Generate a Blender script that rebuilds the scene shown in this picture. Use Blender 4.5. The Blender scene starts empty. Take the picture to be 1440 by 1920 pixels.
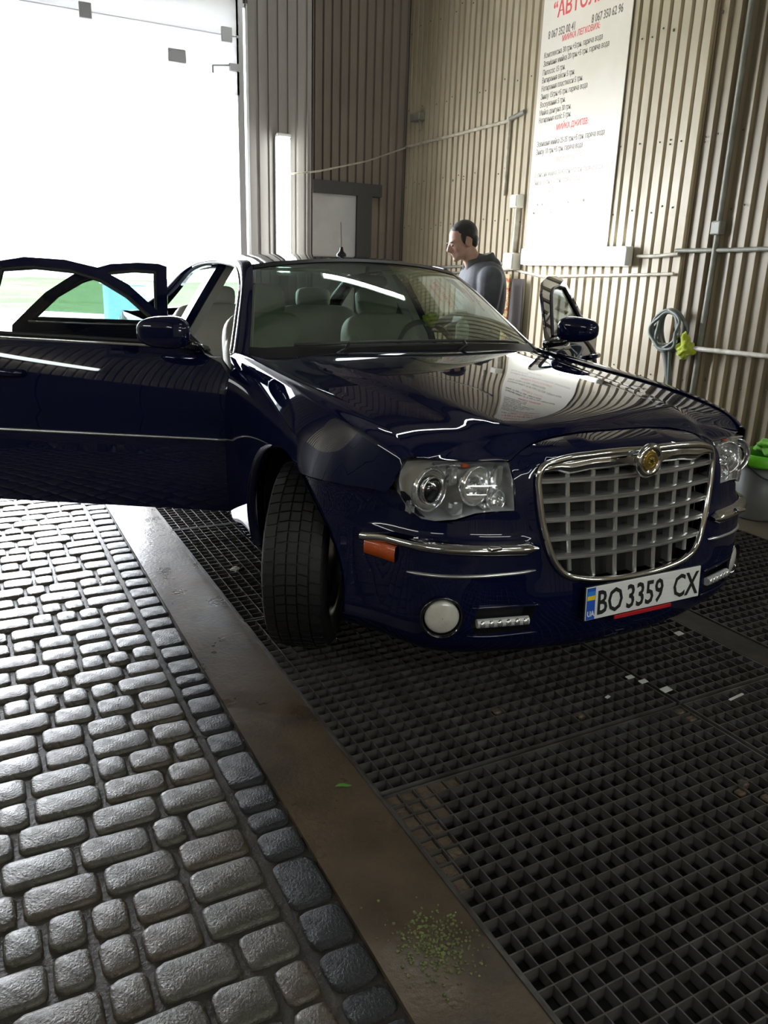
import bpy, bmesh, math, random
import numpy as np
from mathutils import Vector, Matrix, geometry
R = math.radians
random.seed(7); RNG = np.random.default_rng(7)
SC = bpy.context.scene
COL = SC.collection

# ------------------------------------------------------------------ camera
cam_d = bpy.data.cameras.new('camera')
cam_d.sensor_fit = 'VERTICAL'; cam_d.sensor_height = 36.0; cam_d.sensor_width = 27.0
cam_d.lens = 1454.06 * 36.0 / 1920.0
cam_d.clip_start = 0.05; cam_d.clip_end = 400
cam = bpy.data.objects.new('camera', cam_d); COL.objects.link(cam)
CAMP = Vector((-1.9072, -1.7523, 1.3891))
_p, _y, _r = R(17.088), R(28.06), R(1.889)
_f = Vector((math.sin(_y)*math.cos(_p), math.cos(_y)*math.cos(_p), -math.sin(_p)))
_rt = Vector((math.cos(_y), -math.sin(_y), 0)); _up = _rt.cross(_f)
_r2 = _rt*math.cos(_r) + _up*math.sin(_r); _u2 = _up*math.cos(_r) - _rt*math.sin(_r)
_m = Matrix((_r2, _u2, -_f)).transposed().to_4x4(); _m.translation = CAMP
cam.matrix_world = _m
SC.camera = cam
def in_view(p, margin=0.0):
    d = Vector(p) - CAMP; z = d.dot(_f)
    if z < .1: return False
    u = 720 + 1454.06*d.dot(_r2)/z; v = 960 - 1454.06*d.dot(_u2)/z
    return -margin < u < 1440+margin and -margin < v < 1920+margin

# ------------------------------------------------------------------ world, exposure
SC.view_settings.view_transform = 'Standard'; SC.view_settings.look = 'None'
SC.view_settings.gamma = 1.0; SC.view_settings.use_curve_mapping = False
SC.view_settings.exposure = 0.75
W = bpy.data.worlds.new('overcast_sky'); SC.world = W; W.use_nodes = True
_bg = W.node_tree.nodes['Background']
_bg.inputs[0].default_value = (0.90, 0.94, 1.0, 1); _bg.inputs[1].default_value = 22.0
TUBE_STRENGTH = 14.0

SC.cycles.max_bounces = 8; SC.cycles.diffuse_bounces = 4; SC.cycles.glossy_bounces = 4; SC.cycles.transparent_max_bounces = 16; SC.cycles.transmission_bounces = 4
SC.cycles.adaptive_threshold = 0.02; SC.cycles.caustics_reflective = False; SC.cycles.caustics_refractive = False

# ------------------------------------------------------------------ materials
MATS = {}
def pm(name, col, rough=.5, metal=0.0, coat=0.0, col2=None, scale=8.0, detail=4.0, fac=(.35,.65), bump=0.0, bscale=40.0,
       rough2=None, rscale=3.0, spec=.5, stretch=None, sheen=0.0, emit=None, estr=0.0, sub=0.0, alpha=None, coatr=.03, trans=0.0):
    m = bpy.data.materials.new(name); m.use_nodes = True; MATS[name] = m
    nt = m.node_tree; b = nt.nodes['Principled BSDF']
    b.inputs['Base Color'].default_value = (*col, 1); b.inputs['Roughness'].default_value = rough
    b.inputs['Metallic'].default_value = metal; b.inputs['Specular IOR Level'].default_value = spec
    b.inputs['Coat Weight'].default_value = coat; b.inputs['Coat Roughness'].default_value = coatr
    if sheen: b.inputs['Sheen Weight'].default_value = sheen
    if trans: b.inputs['Transmission Weight'].default_value = trans
    if emit: b.inputs['Emission Color'].default_value = (*emit, 1); b.inputs['Emission Strength'].default_value = estr
    def coords():
        tc = nt.nodes.new('ShaderNodeTexCoord'); out = tc.outputs['Object']
        if stretch:
            mp = nt.nodes.new('ShaderNodeMapping'); mp.inputs['Scale'].default_value = stretch
            nt.links.new(out, mp.inputs[0]); out = mp.outputs[0]
        return out
    def noise(sc, det=detail):
        n = nt.nodes.new('ShaderNodeTexNoise'); n.inputs['Scale'].default_value = sc; n.inputs['Detail'].default_value = det
        n.inputs['Roughness'].default_value = .6
        nt.links.new(C(), n.inputs['Vector']); return n.outputs['Fac']
    _c = []
    def C():
        if not _c: _c.append(coords())
        return _c[0]
    def ramp(src, a, b_):
        r = nt.nodes.new('ShaderNodeMapRange'); r.inputs['From Min'].default_value = fac[0]; r.inputs['From Max'].default_value = fac[1]
        r.inputs['To Min'].default_value = a; r.inputs['To Max'].default_value = b_
        nt.links.new(src, r.inputs['Value']); return r.outputs[0]
    if col2:
        mx = nt.nodes.new('ShaderNodeMix'); mx.data_type = 'RGBA'
        mx.inputs['A'].default_value = (*col, 1); mx.inputs['B'].default_value = (*col2, 1)
        nt.links.new(ramp(noise(scale), 0, 1), mx.inputs['Factor']); nt.links.new(mx.outputs['Result'], b.inputs['Base Color'])
    if rough2 is not None:
        nt.links.new(ramp(noise(rscale), rough, rough2), b.inputs['Roughness'])
    if bump:
        bp = nt.nodes.new('ShaderNodeBump'); bp.inputs['Strength'].default_value = bump; bp.inputs['Distance'].default_value = .01
        nt.links.new(noise(bscale), bp.inputs['Height']); nt.links.new(bp.outputs[0], b.inputs['Normal'])
    return m
def glassmat(name, tint=(.9,.95,.92), rough=0.0, ior=1.5, gloss=1.0):
    m = bpy.data.materials.new(name); m.use_nodes = True; MATS[name] = m
    nt = m.node_tree; nt.nodes.clear()
    o = nt.nodes.new('ShaderNodeOutputMaterial'); t = nt.nodes.new('ShaderNodeBsdfTransparent'); t.inputs[0].default_value = (*tint, 1)
    g = nt.nodes.new('ShaderNodeBsdfGlossy'); g.inputs['Roughness'].default_value = rough; g.inputs[0].default_value = (gloss, gloss, gloss, 1)
    fr = nt.nodes.new('ShaderNodeFresnel'); fr.inputs[0].default_value = ior
    ge = nt.nodes.new('ShaderNodeNewGeometry'); mr = nt.nodes.new('ShaderNodeMapRange'); mr.inputs['To Min'].default_value = ior; mr.inputs['To Max'].default_value = 1/ior   # same reflectance on both faces
    nt.links.new(ge.outputs['Backfacing'], mr.inputs['Value']); nt.links.new(mr.outputs[0], fr.inputs[0])
    mx = nt.nodes.new('ShaderNodeMixShader'); nt.links.new(fr.outputs[0], mx.inputs[0]); nt.links.new(t.outputs[0], mx.inputs[1]); nt.links.new(g.outputs[0], mx.inputs[2])
    nt.links.new(mx.outputs[0], o.inputs[0]); return m
def emitmat(name, col, s):
    m = bpy.data.materials.new(name); m.use_nodes = True; MATS[name] = m
    nt = m.node_tree; nt.nodes.clear(); o = nt.nodes.new('ShaderNodeOutputMaterial'); e = nt.nodes.new('ShaderNodeEmission')
    e.inputs[0].default_value = (*col, 1); e.inputs[1].default_value = s; nt.links.new(e.outputs[0], o.inputs[0]); return m

PAINT = pm('navy_paint', (.0028,.0052,.028), .35, metal=0.0, coat=1.0, coatr=.0, spec=0.0)
CHROME = pm('chrome', (.72,.72,.72), .07, metal=1.0)
SATIN = pm('satin_chrome', (.60,.60,.59), .30, metal=.88)
BLACK = pm('black_plastic', (.012,.012,.013), .45)
GLOSSBLACK = pm('gloss_black', (.006,.006,.008), .12, coat=.5)
RUBBER = pm('rubber', (.008,.008,.009), .55, bump=.2, bscale=120)
GLASS = glassmat('car_glass', (.66,.75,.68), 0.0, 1.75)
SIDEGLASS = glassmat('side_glass', (.52,.56,.56), 0.0, 1.4)
LENS = glassmat('lens_clear', (.95,.96,.97), 0.02, 1.4)
REFLECTOR = pm('lamp_reflector', (.86,.86,.87), .12, metal=.85)
LAMPGREY = pm('lamp_housing', (.85,.85,.86), .16, metal=.45)
AMBER = pm('amber_lens', (.62,.10,.012), .25, coat=.6, bump=.4, bscale=300)
LEATHER = pm('grey_leather', (.34,.33,.29), .5, bump=.15, bscale=150)
LEATHERD = pm('dark_leather', (.10,.10,.10), .5)
DASH = pm('dash_plastic', (.035,.037,.04), .6)
FOGLENS = pm('fog_lens', (.66,.63,.57), .2, coat=.7, col2=(.50,.47,.42), scale=14)
ALLOY = pm('alloy', (.5,.5,.52), .3, metal=1.0)
WHITE = pm('plate_white', (.80,.80,.78), .35, coat=.3)
PBLUE = pm('plate_blue', (.02,.10,.50), .35); PYEL = pm('plate_yellow', (.85,.60,.02), .35); PRED = pm('plate_red', (.45,.015,.02), .35)
INK = pm('black_ink', (.015,.015,.015), .5)
GOLD = pm('gold', (.62,.47,.16), .3, metal=1.0)

# ------------------------------------------------------------------ mesh helpers
WO = {}   # closed-world origin of each object
def mk(name, verts, faces, mat, parent=None, org=None, smooth=False, normals=None, kind=None, label=None):
    if org is None: org = WO[parent.name] if parent is not None else Vector((0,0,0))
    org = Vector(org)
    V = np.asarray(verts, float) - np.array(org)
    me = bpy.data.meshes.new(name); me.from_pydata(V.tolist(), [], [list(map(int, f)) for f in faces])
    if smooth: me.shade_smooth()
    if normals is not None:
        me.shade_smooth(); me.normals_split_custom_set_from_vertices(np.asarray(normals).tolist())
    me.materials.append(mat)
    o = bpy.data.objects.new(name, me); COL.objects.link(o); WO[o.name] = org
    if parent is not None:
        o.parent = parent; o.location = org - WO[parent.name]
    else: o.location = org
    if kind: o['kind'] = kind
    if label: o['label'] = label
    return o
def empty(name, loc, label, cat, group=None, rz=0):
    o = bpy.data.objects.new(name, None); COL.objects.link(o); o.location = loc; o.rotation_euler = (0,0,rz); o.empty_display_size = .1
    WO[o.name] = Vector(loc); tag(o, label, cat, group); return o
def tag(o, label, cat, group=None, kind=None):
    o['label'] = label; o['category'] = cat
    if group: o['group'] = group
    if kind: o['kind'] = kind
    return o
def struct(o): o['kind'] = 'structure'; return o
class MB:
    def __init__(s): s.v = []; s.f = []
    def add(s, V, F):
        n = len(s.v); s.v += [tuple(map(float, p)) for p in V]; s.f += [tuple(int(i)+n for i in f) for f in F]; return s
    def box(s, lo, hi, M=None):
        x0,y0,z0 = lo; x1,y1,z1 = hi
        V = [(x0,y0,z0),(x1,y0,z0),(x1,y1,z0),(x0,y1,z0),(x0,y0,z1),(x1,y0,z1),(x1,y1,z1),(x0,y1,z1)]
        if M is not None: V = [tuple(M @ Vector(p)) for p in V]
        return s.add(V, [(0,3,2,1),(4,5,6,7),(0,1,5,4),(1,2,6,5),(2,3,7,6),(3,0,4,7)])
    def rbox(s, lo, hi, r=.01, M=None, seg=2):
        b = bmesh.new(); bmesh.ops.create_cube(b, size=1)
        c = [(lo[i]+hi[i])/2 for i in range(3)]; d = [hi[i]-lo[i] for i in range(3)]
        for v in b.verts: v.co = Vector((c[i]+v.co[i]*d[i] for i in range(3)))
        bmesh.ops.bevel(b, geom=b.edges[:], offset=min(r, min(d)*.49), segments=seg, affect='EDGES', profile=.5)
        b.verts.ensure_lookup_table(); b.verts.index_update()
        V = [tuple(M @ v.co) if M is not None else tuple(v.co) for v in b.verts]; F = [[v.index for v in f.verts] for f in b.faces]
        b.free(); return s.add(V, F)
    def tube(s, pts, r, n=8, caps=True, flat=1.0):
        P = [Vector(p) for p in pts]; rr = r if hasattr(r, '__len__') else [r]*len(P)
        V = []; up = None
        for i, p in enumerate(P):
            t = (P[min(i+1,len(P)-1)] - P[max(i-1,0)]).normalized()
            if up is None:
                a = Vector((0,0,1)) if abs(t.z) < .9 else Vector((1,0,0)); up = (a - t*a.dot(t)).normalized()
            else: up = (up - t*up.dot(t)).normalized()
            b = t.cross(up)
            for k in range(n):
                A = 2*math.pi*k/n; V.append(p + (up*math.cos(A)*flat + b*math.sin(A))*rr[i])
        F = [(i*n+k, i*n+(k+1)%n, (i+1)*n+(k+1)%n, (i+1)*n+k) for i in range(len(P)-1) for k in range(n)]
        if caps: F += [tuple(range(n))[::-1], tuple((len(P)-1)*n+k for k in range(n))]
        return s.add(V, F)
    def lathe(s, prof, n=24, M=None, closed=False):
        # prof: (radius, height) about local z
        V = []
        for r, h in prof:
            for k in range(n):
                A = 2*math.pi*k/n; p = Vector((r*math.cos(A), r*math.sin(A), h)); V.append(M @ p if M is not None else p)
        m = len(prof); F = []
        for i in range(m if closed else m-1):
            j = (i+1) % m
            F += [(i*n+k, i*n+(k+1)%n, j*n+(k+1)%n, j*n+k) for k in range(n)]
        return s.add(V, F)
    def disc(s, r, h, n=24, M=None):
        V = [Vector((r*math.cos(2*math.pi*k/n), r*math.sin(2*math.pi*k/n), h)) for k in range(n)]
        if M is not None: V = [M @ p for p in V]
        return s.add(V, [tuple(range(n))])
    def grid(s, P):
        P = np.asarray(P, float); a, b = P.shape[:2]
        return s.add(P.reshape(-1,3), [(i*b+j, i*b+j+1, (i+1)*b+j+1, (i+1)*b+j) for i in range(a-1) for j in range(b-1)])
    def prism(s, poly, lo, hi, M=None, axis=2):
        n = len(poly); V = []
        for h in (lo, hi):
            for p in poly:
                q = list(p); q.insert(axis, h); V.append(M @ Vector(q) if M is not None else Vector(q))
        return s.add(V, [tuple(range(n))[::-1], tuple(range(n, 2*n))] + [(k, (k+1)%n, n+(k+1)%n, n+k) for k in range(n)])
    def ell(s, c, r, e=1.0, n=16, m=10, M=None):
        # superellipsoid
        def pw(v): return math.copysign(abs(v)**e, v)
        V = []
        for i in range(m+1):
            a = -math.pi/2 + math.pi*i/m
            for k in range(n):
                b = 2*math.pi*k/n
                p = Vector((r[0]*pw(math.cos(a))*pw(math.cos(b)), r[1]*pw(math.cos(a))*pw(math.sin(b)), r[2]*pw(math.sin(a))))
                p = (M @ p if M is not None else p) + Vector(c); V.append(p)
        F = [(i*n+k, i*n+(k+1)%n, (i+1)*n+(k+1)%n, (i+1)*n+k) for i in range(m) for k in range(n)]
        return s.add(V, F)
    def mk(s, name, mat, parent=None, smooth=False, **kw):
        o = mk(name, s.v, s.f, mat, parent, smooth=smooth, **kw)
        return o
def smooth_angle(o, ang=35):
    bm = bmesh.new(); bm.from_mesh(o.data); bmesh.ops.remove_doubles(bm, verts=bm.verts, dist=1e-5)
    bmesh.ops.recalc_face_normals(bm, faces=bm.faces)
    for e in bm.edges: e.smooth = not (len(e.link_faces) != 2 or e.calc_face_angle(0) > R(ang))
    for f in bm.faces: f.smooth = True
    bm.to_mesh(o.data); bm.free(); return o
def ci(xs, ys):
    # smooth cubic interpolation through control points (vectorised)
    xs = np.asarray(xs, float); ys = np.asarray(ys, float)
    d = np.diff(ys)/np.diff(xs); m = np.empty_like(ys); m[0] = d[0]; m[-1] = d[-1]
    for i in range(1, len(xs)-1):
        m[i] = 0 if d[i-1]*d[i] <= 0 else 2*d[i-1]*d[i]/(d[i-1]+d[i])
    def f(x):
        x = np.clip(np.asarray(x, float), xs[0], xs[-1]); i = np.clip(np.searchsorted(xs, x)-1, 0, len(xs)-2)
        h = xs[i+1]-xs[i]; t = (x-xs[i])/h
        return (2*t**3-3*t**2+1)*ys[i] + (t**3-2*t**2+t)*h*m[i] + (-2*t**3+3*t**2)*ys[i+1] + (t**3-t**2)*h*m[i+1]
    return f
def crv(pts, n):
    # Catmull-Rom resample of a point list (any dimension)
    P = np.asarray(pts, float); L = np.r_[0, np.cumsum(np.linalg.norm(np.diff(P, axis=0), axis=1))]
    m = np.gradient(P, L, axis=0); t = np.linspace(0, L[-1], n); i = np.clip(np.searchsorted(L, t)-1, 0, len(L)-2)
    h = (L[i+1]-L[i])[:,None]; u = ((t-L[i])/(L[i+1]-L[i]))[:,None]
    return (2*u**3-3*u**2+1)*P[i] + (u**3-2*u**2+u)*h*m[i] + (-2*u**3+3*u**2)*P[i+1] + (u**3-u**2)*h*m[i+1]
def sstep(a, b, x): t = np.clip((np.asarray(x, float)-a)/(b-a), 0, 1); return t*t*(3-2*t)
def pip(poly, P):
    poly = np.asarray(poly); x, y = P[:,0], P[:,1]; c = np.zeros(len(P), bool); n = len(poly); j = n-1
    for i in range(n):
        xi, yi = poly[i]; xj, yj = poly[j]
        if yi != yj: c ^= ((yi > y) != (yj > y)) & (x < (xj-xi)*(y-yi)/(yj-yi) + xi)
        j = i
    return c
def dens(poly, step):
    P = np.asarray(poly, float); out = []
    for i in range(len(P)):
        a, b = P[i], P[(i+1) % len(P)]; k = max(1, int(math.ceil(np.linalg.norm(b-a)/step)))
        out += [a+(b-a)*t/k for t in range(k)]
    return np.array(out)
def panel(name, outer, fmap, mat, parent, holes=(), step=.04, thick=.006, flip=False, mirror=False, org=None, both=False):
    loops = [dens(outer, step)] + [dens(h, step*.7) for h in holes]
    O = loops[0]; lo, hi = O.min(0), O.max(0)
    gx, gy = np.meshgrid(np.arange(lo[0]+step/2, hi[0], step), np.arange(lo[1]+step/2, hi[1], step)); G = np.c_[gx.ravel(), gy.ravel()]
    keep = pip(O, G)
    for h in loops[1:]: keep &= ~pip(h, G)
    G = G[keep]; B = np.vstack(loops)
    dmin = np.array([np.min(np.sum((B-g)**2, 1)) for g in G]) if len(G) else np.zeros(0)
    G = G[dmin > (step*.45)**2]
    pts = np.vstack([B, G]); edges = []; k = 0
    for l in loops:
        n = len(l); edges += [(k+i, k+(i+1) % n) for i in range(n)]; k += n
    r = geometry.delaunay_2d_cdt([Vector(p) for p in pts], edges, [], 0, 1e-7)
    V = np.array([tuple(p) for p in r[0]]); F = np.array([f for f in r[2] if len(f) == 3])
    cen = V[F].mean(1); ok = pip(O, cen)
    for h in loops[1:]: ok &= ~pip(h, cen)
    F = F[ok]
    X = fmap(V[:,0], V[:,1]); e = 1e-3
    du = fmap(V[:,0]+e, V[:,1]) - fmap(V[:,0]-e, V[:,1]); dv = fmap(V[:,0], V[:,1]+e) - fmap(V[:,0], V[:,1]-e)
    N = np.cross(du, dv); N /= np.linalg.norm(N, axis=1)[:,None] + 1e-12
    # triangle winding in parameter space is ccw -> agrees with du x dv
    a = V[F[:,1]]-V[F[:,0]]; b = V[F[:,2]]-V[F[:,0]]; cw = a[:,0]*b[:,1]-a[:,1]*b[:,0] < 0; F[cw] = F[cw][:,::-1]
    if flip: N = -N; F = F[:,::-1]
    if mirror: X = X*[-1,1,1]; N = N*[-1,1,1]; F = F[:,::-1]
    n = len(X); X2 = X - N*thick
    cnt = {}
    for t in F:
        for i in range(3): cnt.setdefault((min(t[i],t[(i+1)%3]), max(t[i],t[(i+1)%3])), []).append((t[i], t[(i+1)%3]))
    rim = [v[0] for v in cnt.values() if len(v) == 1]
    faces = [tuple(t) for t in F] + [tuple(t[::-1]+n) for t in F] + [(b_, a_, a_+n, b_+n) for a_, b_ in rim]
    return mk(name, np.vstack([X, X2]), faces, mat, parent, org=org, normals=np.vstack([N, -N]))
def text_mesh(txt, size, align='LEFT', bold=0.0, shear=0.0, extrude=.0006):
    cu = bpy.data.curves.new('txt', 'FONT'); cu.body = txt; cu.size = size; cu.align_x = align; cu.offset = bold; cu.shear = shear; cu.extrude = extrude
    cu.resolution_u = 2
    o = bpy.data.objects.new('txt', cu); COL.objects.link(o)
    me = bpy.data.meshes.new_from_object(o.evaluated_get(bpy.context.evaluated_depsgraph_get()))
    V = np.empty(len(me.vertices)*3); me.vertices.foreach_get('co', V); V = V.reshape(-1,3); F = [tuple(p.vertices) for p in me.polygons]
    bpy.data.objects.remove(o); bpy.data.curves.remove(cu); bpy.data.meshes.remove(me)
    return V, F
def bake(o):
    dg = bpy.context.evaluated_depsgraph_get(); me = bpy.data.meshes.new_from_object(o.evaluated_get(dg)); o.modifiers.clear(); o.data = me; return o
def copy_tree(o, parent=None):
    c = o.copy(); COL.objects.link(c); WO[c.name] = WO[o.name]
    if parent is not None: c.parent = parent
    for ch in list(o.children): copy_tree(ch, c)
    return c
# ================================================================== ROOM
FZ = -0.03           # floor level (top of grates, kerb and cobbles)
WX = 2.7             # right wall
YB, YN = 6.2, 6.65   # gate wall, niche wall
XL, YF, HC = -4.3, -3.7, 4.9
SHEET = pm('sheet_beige', (.45,.385,.275), .42, col2=(.29,.235,.155), scale=1.6, fac=(.42,.72), stretch=(1,1.6,.35), rough2=.55, bump=.05, bscale=6)
SHEETD = pm('sheet_grimy', (.33,.27,.18), .45, col2=(.17,.135,.09), scale=1.4, fac=(.35,.68), stretch=(1,1.4,.3), bump=.05, bscale=6)
SHEETG = pm('sheet_grey', (.36,.33,.31), .45, col2=(.22,.195,.18), scale=1.2, fac=(.4,.7), stretch=(1.2,1.2,.25))
SLAB = pm('wall_slab', (.20,.18,.15), .8, col2=(.12,.11,.09), scale=2)
CEILM = pm('ceiling_grey', (.16,.15,.135), .7, col2=(.09,.085,.08), scale=1.5)
STEEL = pm('galvanised', (.12,.115,.11), .42, metal=.35, col2=(.055,.046,.040), scale=9, rough2=.6, rscale=14)
STEELR = pm('rusty_steel', (.045,.036,.030), .5, metal=.3, col2=(.022,.016,.013), scale=12, rough2=.6)
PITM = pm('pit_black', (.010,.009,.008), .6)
KERB = pm('wet_kerb', (.105,.074,.046), .22, col2=(.050,.036,.024), scale=5, fac=(.35,.7), rough2=.50, rscale=4, bump=.22, bscale=60)
BED = pm('joint_mortar', (.040,.031,.021), .6, col2=(.020,.016,.012), scale=14, bump=.4, bscale=90)
COBS = [pm('cobble_%s' % n, a, .22, coat=.14, coatr=.22, col2=b, scale=18, rough2=.5, rscale=22, bump=.45, bscale=130) for n, a, b in (
    ('grey', (.080,.068,.051), (.050,.043,.032)), ('brown', (.082,.061,.041), (.047,.035,.024)), ('olive', (.070,.061,.043), (.043,.037,.026)))]
COBD = pm('cobble_charcoal', (.018,.019,.020), .34, col2=(.011,.012,.0125), spec=.4, scale=18, rough2=.55, rscale=22, bump=.6, bscale=130)
CONC = pm('right_floor', (.17,.14,.10), .4, col2=(.11,.09,.065), scale=4, bump=.2, bscale=40)
PIPEM = pm('pale_pipe', (.55,.51,.42), .4, col2=(.33,.29,.22), scale=9)
PIPEW = pm('white_pipe', (.72,.70,.64), .4, col2=(.45,.42,.35), scale=11)
PIPEG = pm('grey_pipe', (.24,.235,.20), .45, col2=(.15,.145,.12), scale=7)
BOXM = pm('box_plastic', (.66,.64,.56), .45)

# --- floor: bedding, kerb strip, pit, right ledge
floor = struct(mk('floor', *(lambda m: (m.v, m.f))(MB().box((XL,YF,-.5),(-1.02,YB+.35,FZ-.013)).box((-1.02,YF,-.5),(2.12,-1.6,-.052+.02))), BED))
MB().box((-1.272,YF,-.2),(-1.022,YB,FZ)).mk('kerb_strip', KERB, floor, label='wet brown concrete strip along the grates')
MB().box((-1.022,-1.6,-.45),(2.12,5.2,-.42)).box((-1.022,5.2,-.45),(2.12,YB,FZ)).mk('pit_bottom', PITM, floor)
MB().box((2.12,YF,-.45),(WX+.1,YN,FZ-.002)).mk('concrete_ledge', CONC, floor)
MB().box((1.3,YB,-.45),(2.12,YN,FZ-.002)).mk('threshold_slab', CONC, floor)
# --- cobbles
def stone_mesh(w, d, seed):
    rg = random.Random(seed); r = min(.022, w*.3, d*.3); V = []
    def ring(ins, z):
        for sx, sy, a0 in ((1,1,0),(-1,1,90),(-1,-1,180),(1,-1,270)):
            for k in (0, 45, 90):
                A = R(a0+k); cx = sx*(w/2-r); cy = sy*(d/2-r); j = rg.uniform(-.0018,.0018)
                V.append(((cx+math.cos(A)*r)*(1-ins/(w/2))+j, (cy+math.sin(A)*r)*(1-ins/(d/2))+j, z))
    ring(0, -.030); ring(.0, -.010); ring(.004, -.0028); ring(.012, .0)
    V.append((0,0,.0012)); F = []
    for i in range(3): F += [(i*12+k, i*12+(k+1)%12, i*12+12+(k+1)%12, i*12+12+k) for k in range(12)]
    F += [(36+k, 36+(k+1)%12, 48) for k in range(12)]
    return V, F
SM = {}
def stone_data(w, d, mat):
    key = (round(w,3), round(d,3), mat.name, random.randrange(2))
    if key not in SM:
        V, F = stone_mesh(w, d, len(SM)); me = bpy.data.meshes.new('cobblestone'); me.from_pydata(V, [], F); me.shade_smooth(); me.materials.append(mat); SM[key] = me
    return SM[key]
stones = []   # (x, y, w, d, matindex)
PIT = .115; y = -1.6; row = 0
while y < YB+.3:
    x = -1.398 - random.choice((0,0,.004))
    while x > XL+.1:
        w = random.choice((.092,.092,.135,.135,.182,.182))
        stones.append((x-w/2, y, w-.012, PIT-.013, random.choice((0,0,1,1,2)), False)); x -= w
    y += PIT; row += 1
y = -1.6
while y < YB:
    d = random.choice((.088,.115,.115,.125,.175)); stones.append((-1.331, y+d/2, .108, d-.012, 3, True)); y += d
stones.sort(key=lambda s: (s[0]-CAMP.x)**2 + (s[1]-CAMP.y)**2)
ind = 0; rest = MB()
for (sx, sy, w, d, mi, bd) in stones:
    mat = COBD if bd else COBS[mi]; z = FZ + random.uniform(-.003,.0015); t = (R(random.uniform(-1.0,1.0)), R(random.uniform(-1.0,1.0)), R(random.uniform(-1.3,1.3)))
    if ind < 300 and in_view((sx, sy, FZ), 60):
        o = bpy.data.objects.new('cobblestone', stone_data(w, d, mat)); COL.objects.link(o); o.parent = floor; o.location = (sx, sy, z); o.rotation_euler = t; ind += 1
    else:
        V, F = stone_mesh(w, d, 3); rest.add([(p[0]+sx, p[1]+sy, p[2]+z) for p in V], F)
rest.mk('cobblestone_field', COBS[0], floor, smooth=True, kind='stuff')
# moss and grit on the kerb
MOSS = pm('moss', (.16,.19,.06), .8, col2=(.09,.09,.04), scale=30)
mb = MB()
for i in range(420):
    a = random.gauss(-1.135,.045); b = random.gauss(-.62,.05); s = random.uniform(.002,.005)
    if not -1.26 < a < -1.03: continue
    mb.ell((a,b,FZ+s*.3), (s,s*random.uniform(.6,1.2),s*.7), n=5, m=3)
mb.mk('moss_patch', MOSS, floor, kind='stuff', label='sparse greenish moss on the wet concrete strip')

# --- grates
def grate(x0, x1, y0, y1, label, pitch=.049, mat=STEEL):
    g = empty('floor_grate', ((x0+x1)/2, (y0+y1)/2, FZ), label, 'grate', 'steel floor grates over the pit')
    h = .034; m = MB()
    m.box((x0,y0,FZ-h),(x0+.006,y1,FZ)); m.box((x1-.006,y0,FZ-h),(x1,y1,FZ)); m.box((x0+.006,y0,FZ-h),(x1-.006,y0+.006,FZ)); m.box((x0+.006,y1-.006,FZ-h),(x1-.006,y1,FZ))
    m.mk('frame', mat, g)
    nx = max(2, round((x1-x0)/pitch)); ny = max(2, round((y1-y0)/pitch))
    key = (round(x1-x0,3), round(y1-y0,3))
    if key not in GM:
        a = MB().box((-.0018,-(y1-y0)/2+.006,-h),(.0018,(y1-y0)/2-.006,-.001)); b = MB().box((-(x1-x0)/2+.006,-.0018,-h*.98),((x1-x0)/2-.006,.0018,-.0004))
        GM[key] = []
        for q, nm in ((a,'bearing_bar'),(b,'cross_bar')):
            me = bpy.data.meshes.new(nm); me.from_pydata(q.v, [], q.f); me.materials.append(mat); GM[key].append(me)
    rg = random.Random(int(abs(x0)*100+abs(y0)*37))
    for i in range(1, nx):
        o = bpy.data.objects.new('bearing_bar', GM[key][0]); COL.objects.link(o); o.parent = g; o.location = (-(x1-x0)/2 + (x1-x0)*i/nx, 0, rg.uniform(-.0015,0)); o.rotation_euler = (0, R(rg.uniform(-2.5,2.5)), 0)
    for j in range(1, ny):
        o = bpy.data.objects.new('cross_bar', GM[key][1]); COL.objects.link(o); o.parent = g; o.location = (0, -(y1-y0)/2 + (y1-y0)*j/ny, rg.uniform(-.0015,0)); o.rotation_euler = (R(rg.uniform(-4,4)), 0, 0)
    return g
GM = {}
rows = [(-1.36,-.115),(-.10,1.145),(1.16,2.45),(2.465,3.72),(3.735,5.19)]
rn = ['nearest the viewer', 'under the front bumper', 'behind the front wheels', 'under the middle of the car', 'under the rear of the car']
for (xa, xb, cn) in ((-1.012,.172,'beside the concrete strip'),(.188,.712,'along the middle beam'),(.872,2.11,'towards the right wall')):
    for (ya, yb), rr in zip(rows, rn):
        grate(xa, xb, ya, yb, 'dark steel grate %s, %s' % (cn, rr))
tag(MB().box((.722,-1.36,-.42),(.862,5.19,FZ-.004)).mk('pit_beam', STEELR), 'dark steel beam between the middle and right rows of grates', 'beam')
# steel edge angle between kerb and grates
e = MB(); e.box((-1.0215,-1.6,FZ-.05),(-1.0135,5.2,FZ+.004)); tag(e.mk('steel_edge_angle', STEEL), 'thin steel angle edging between concrete strip and grates', 'edging')
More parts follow.
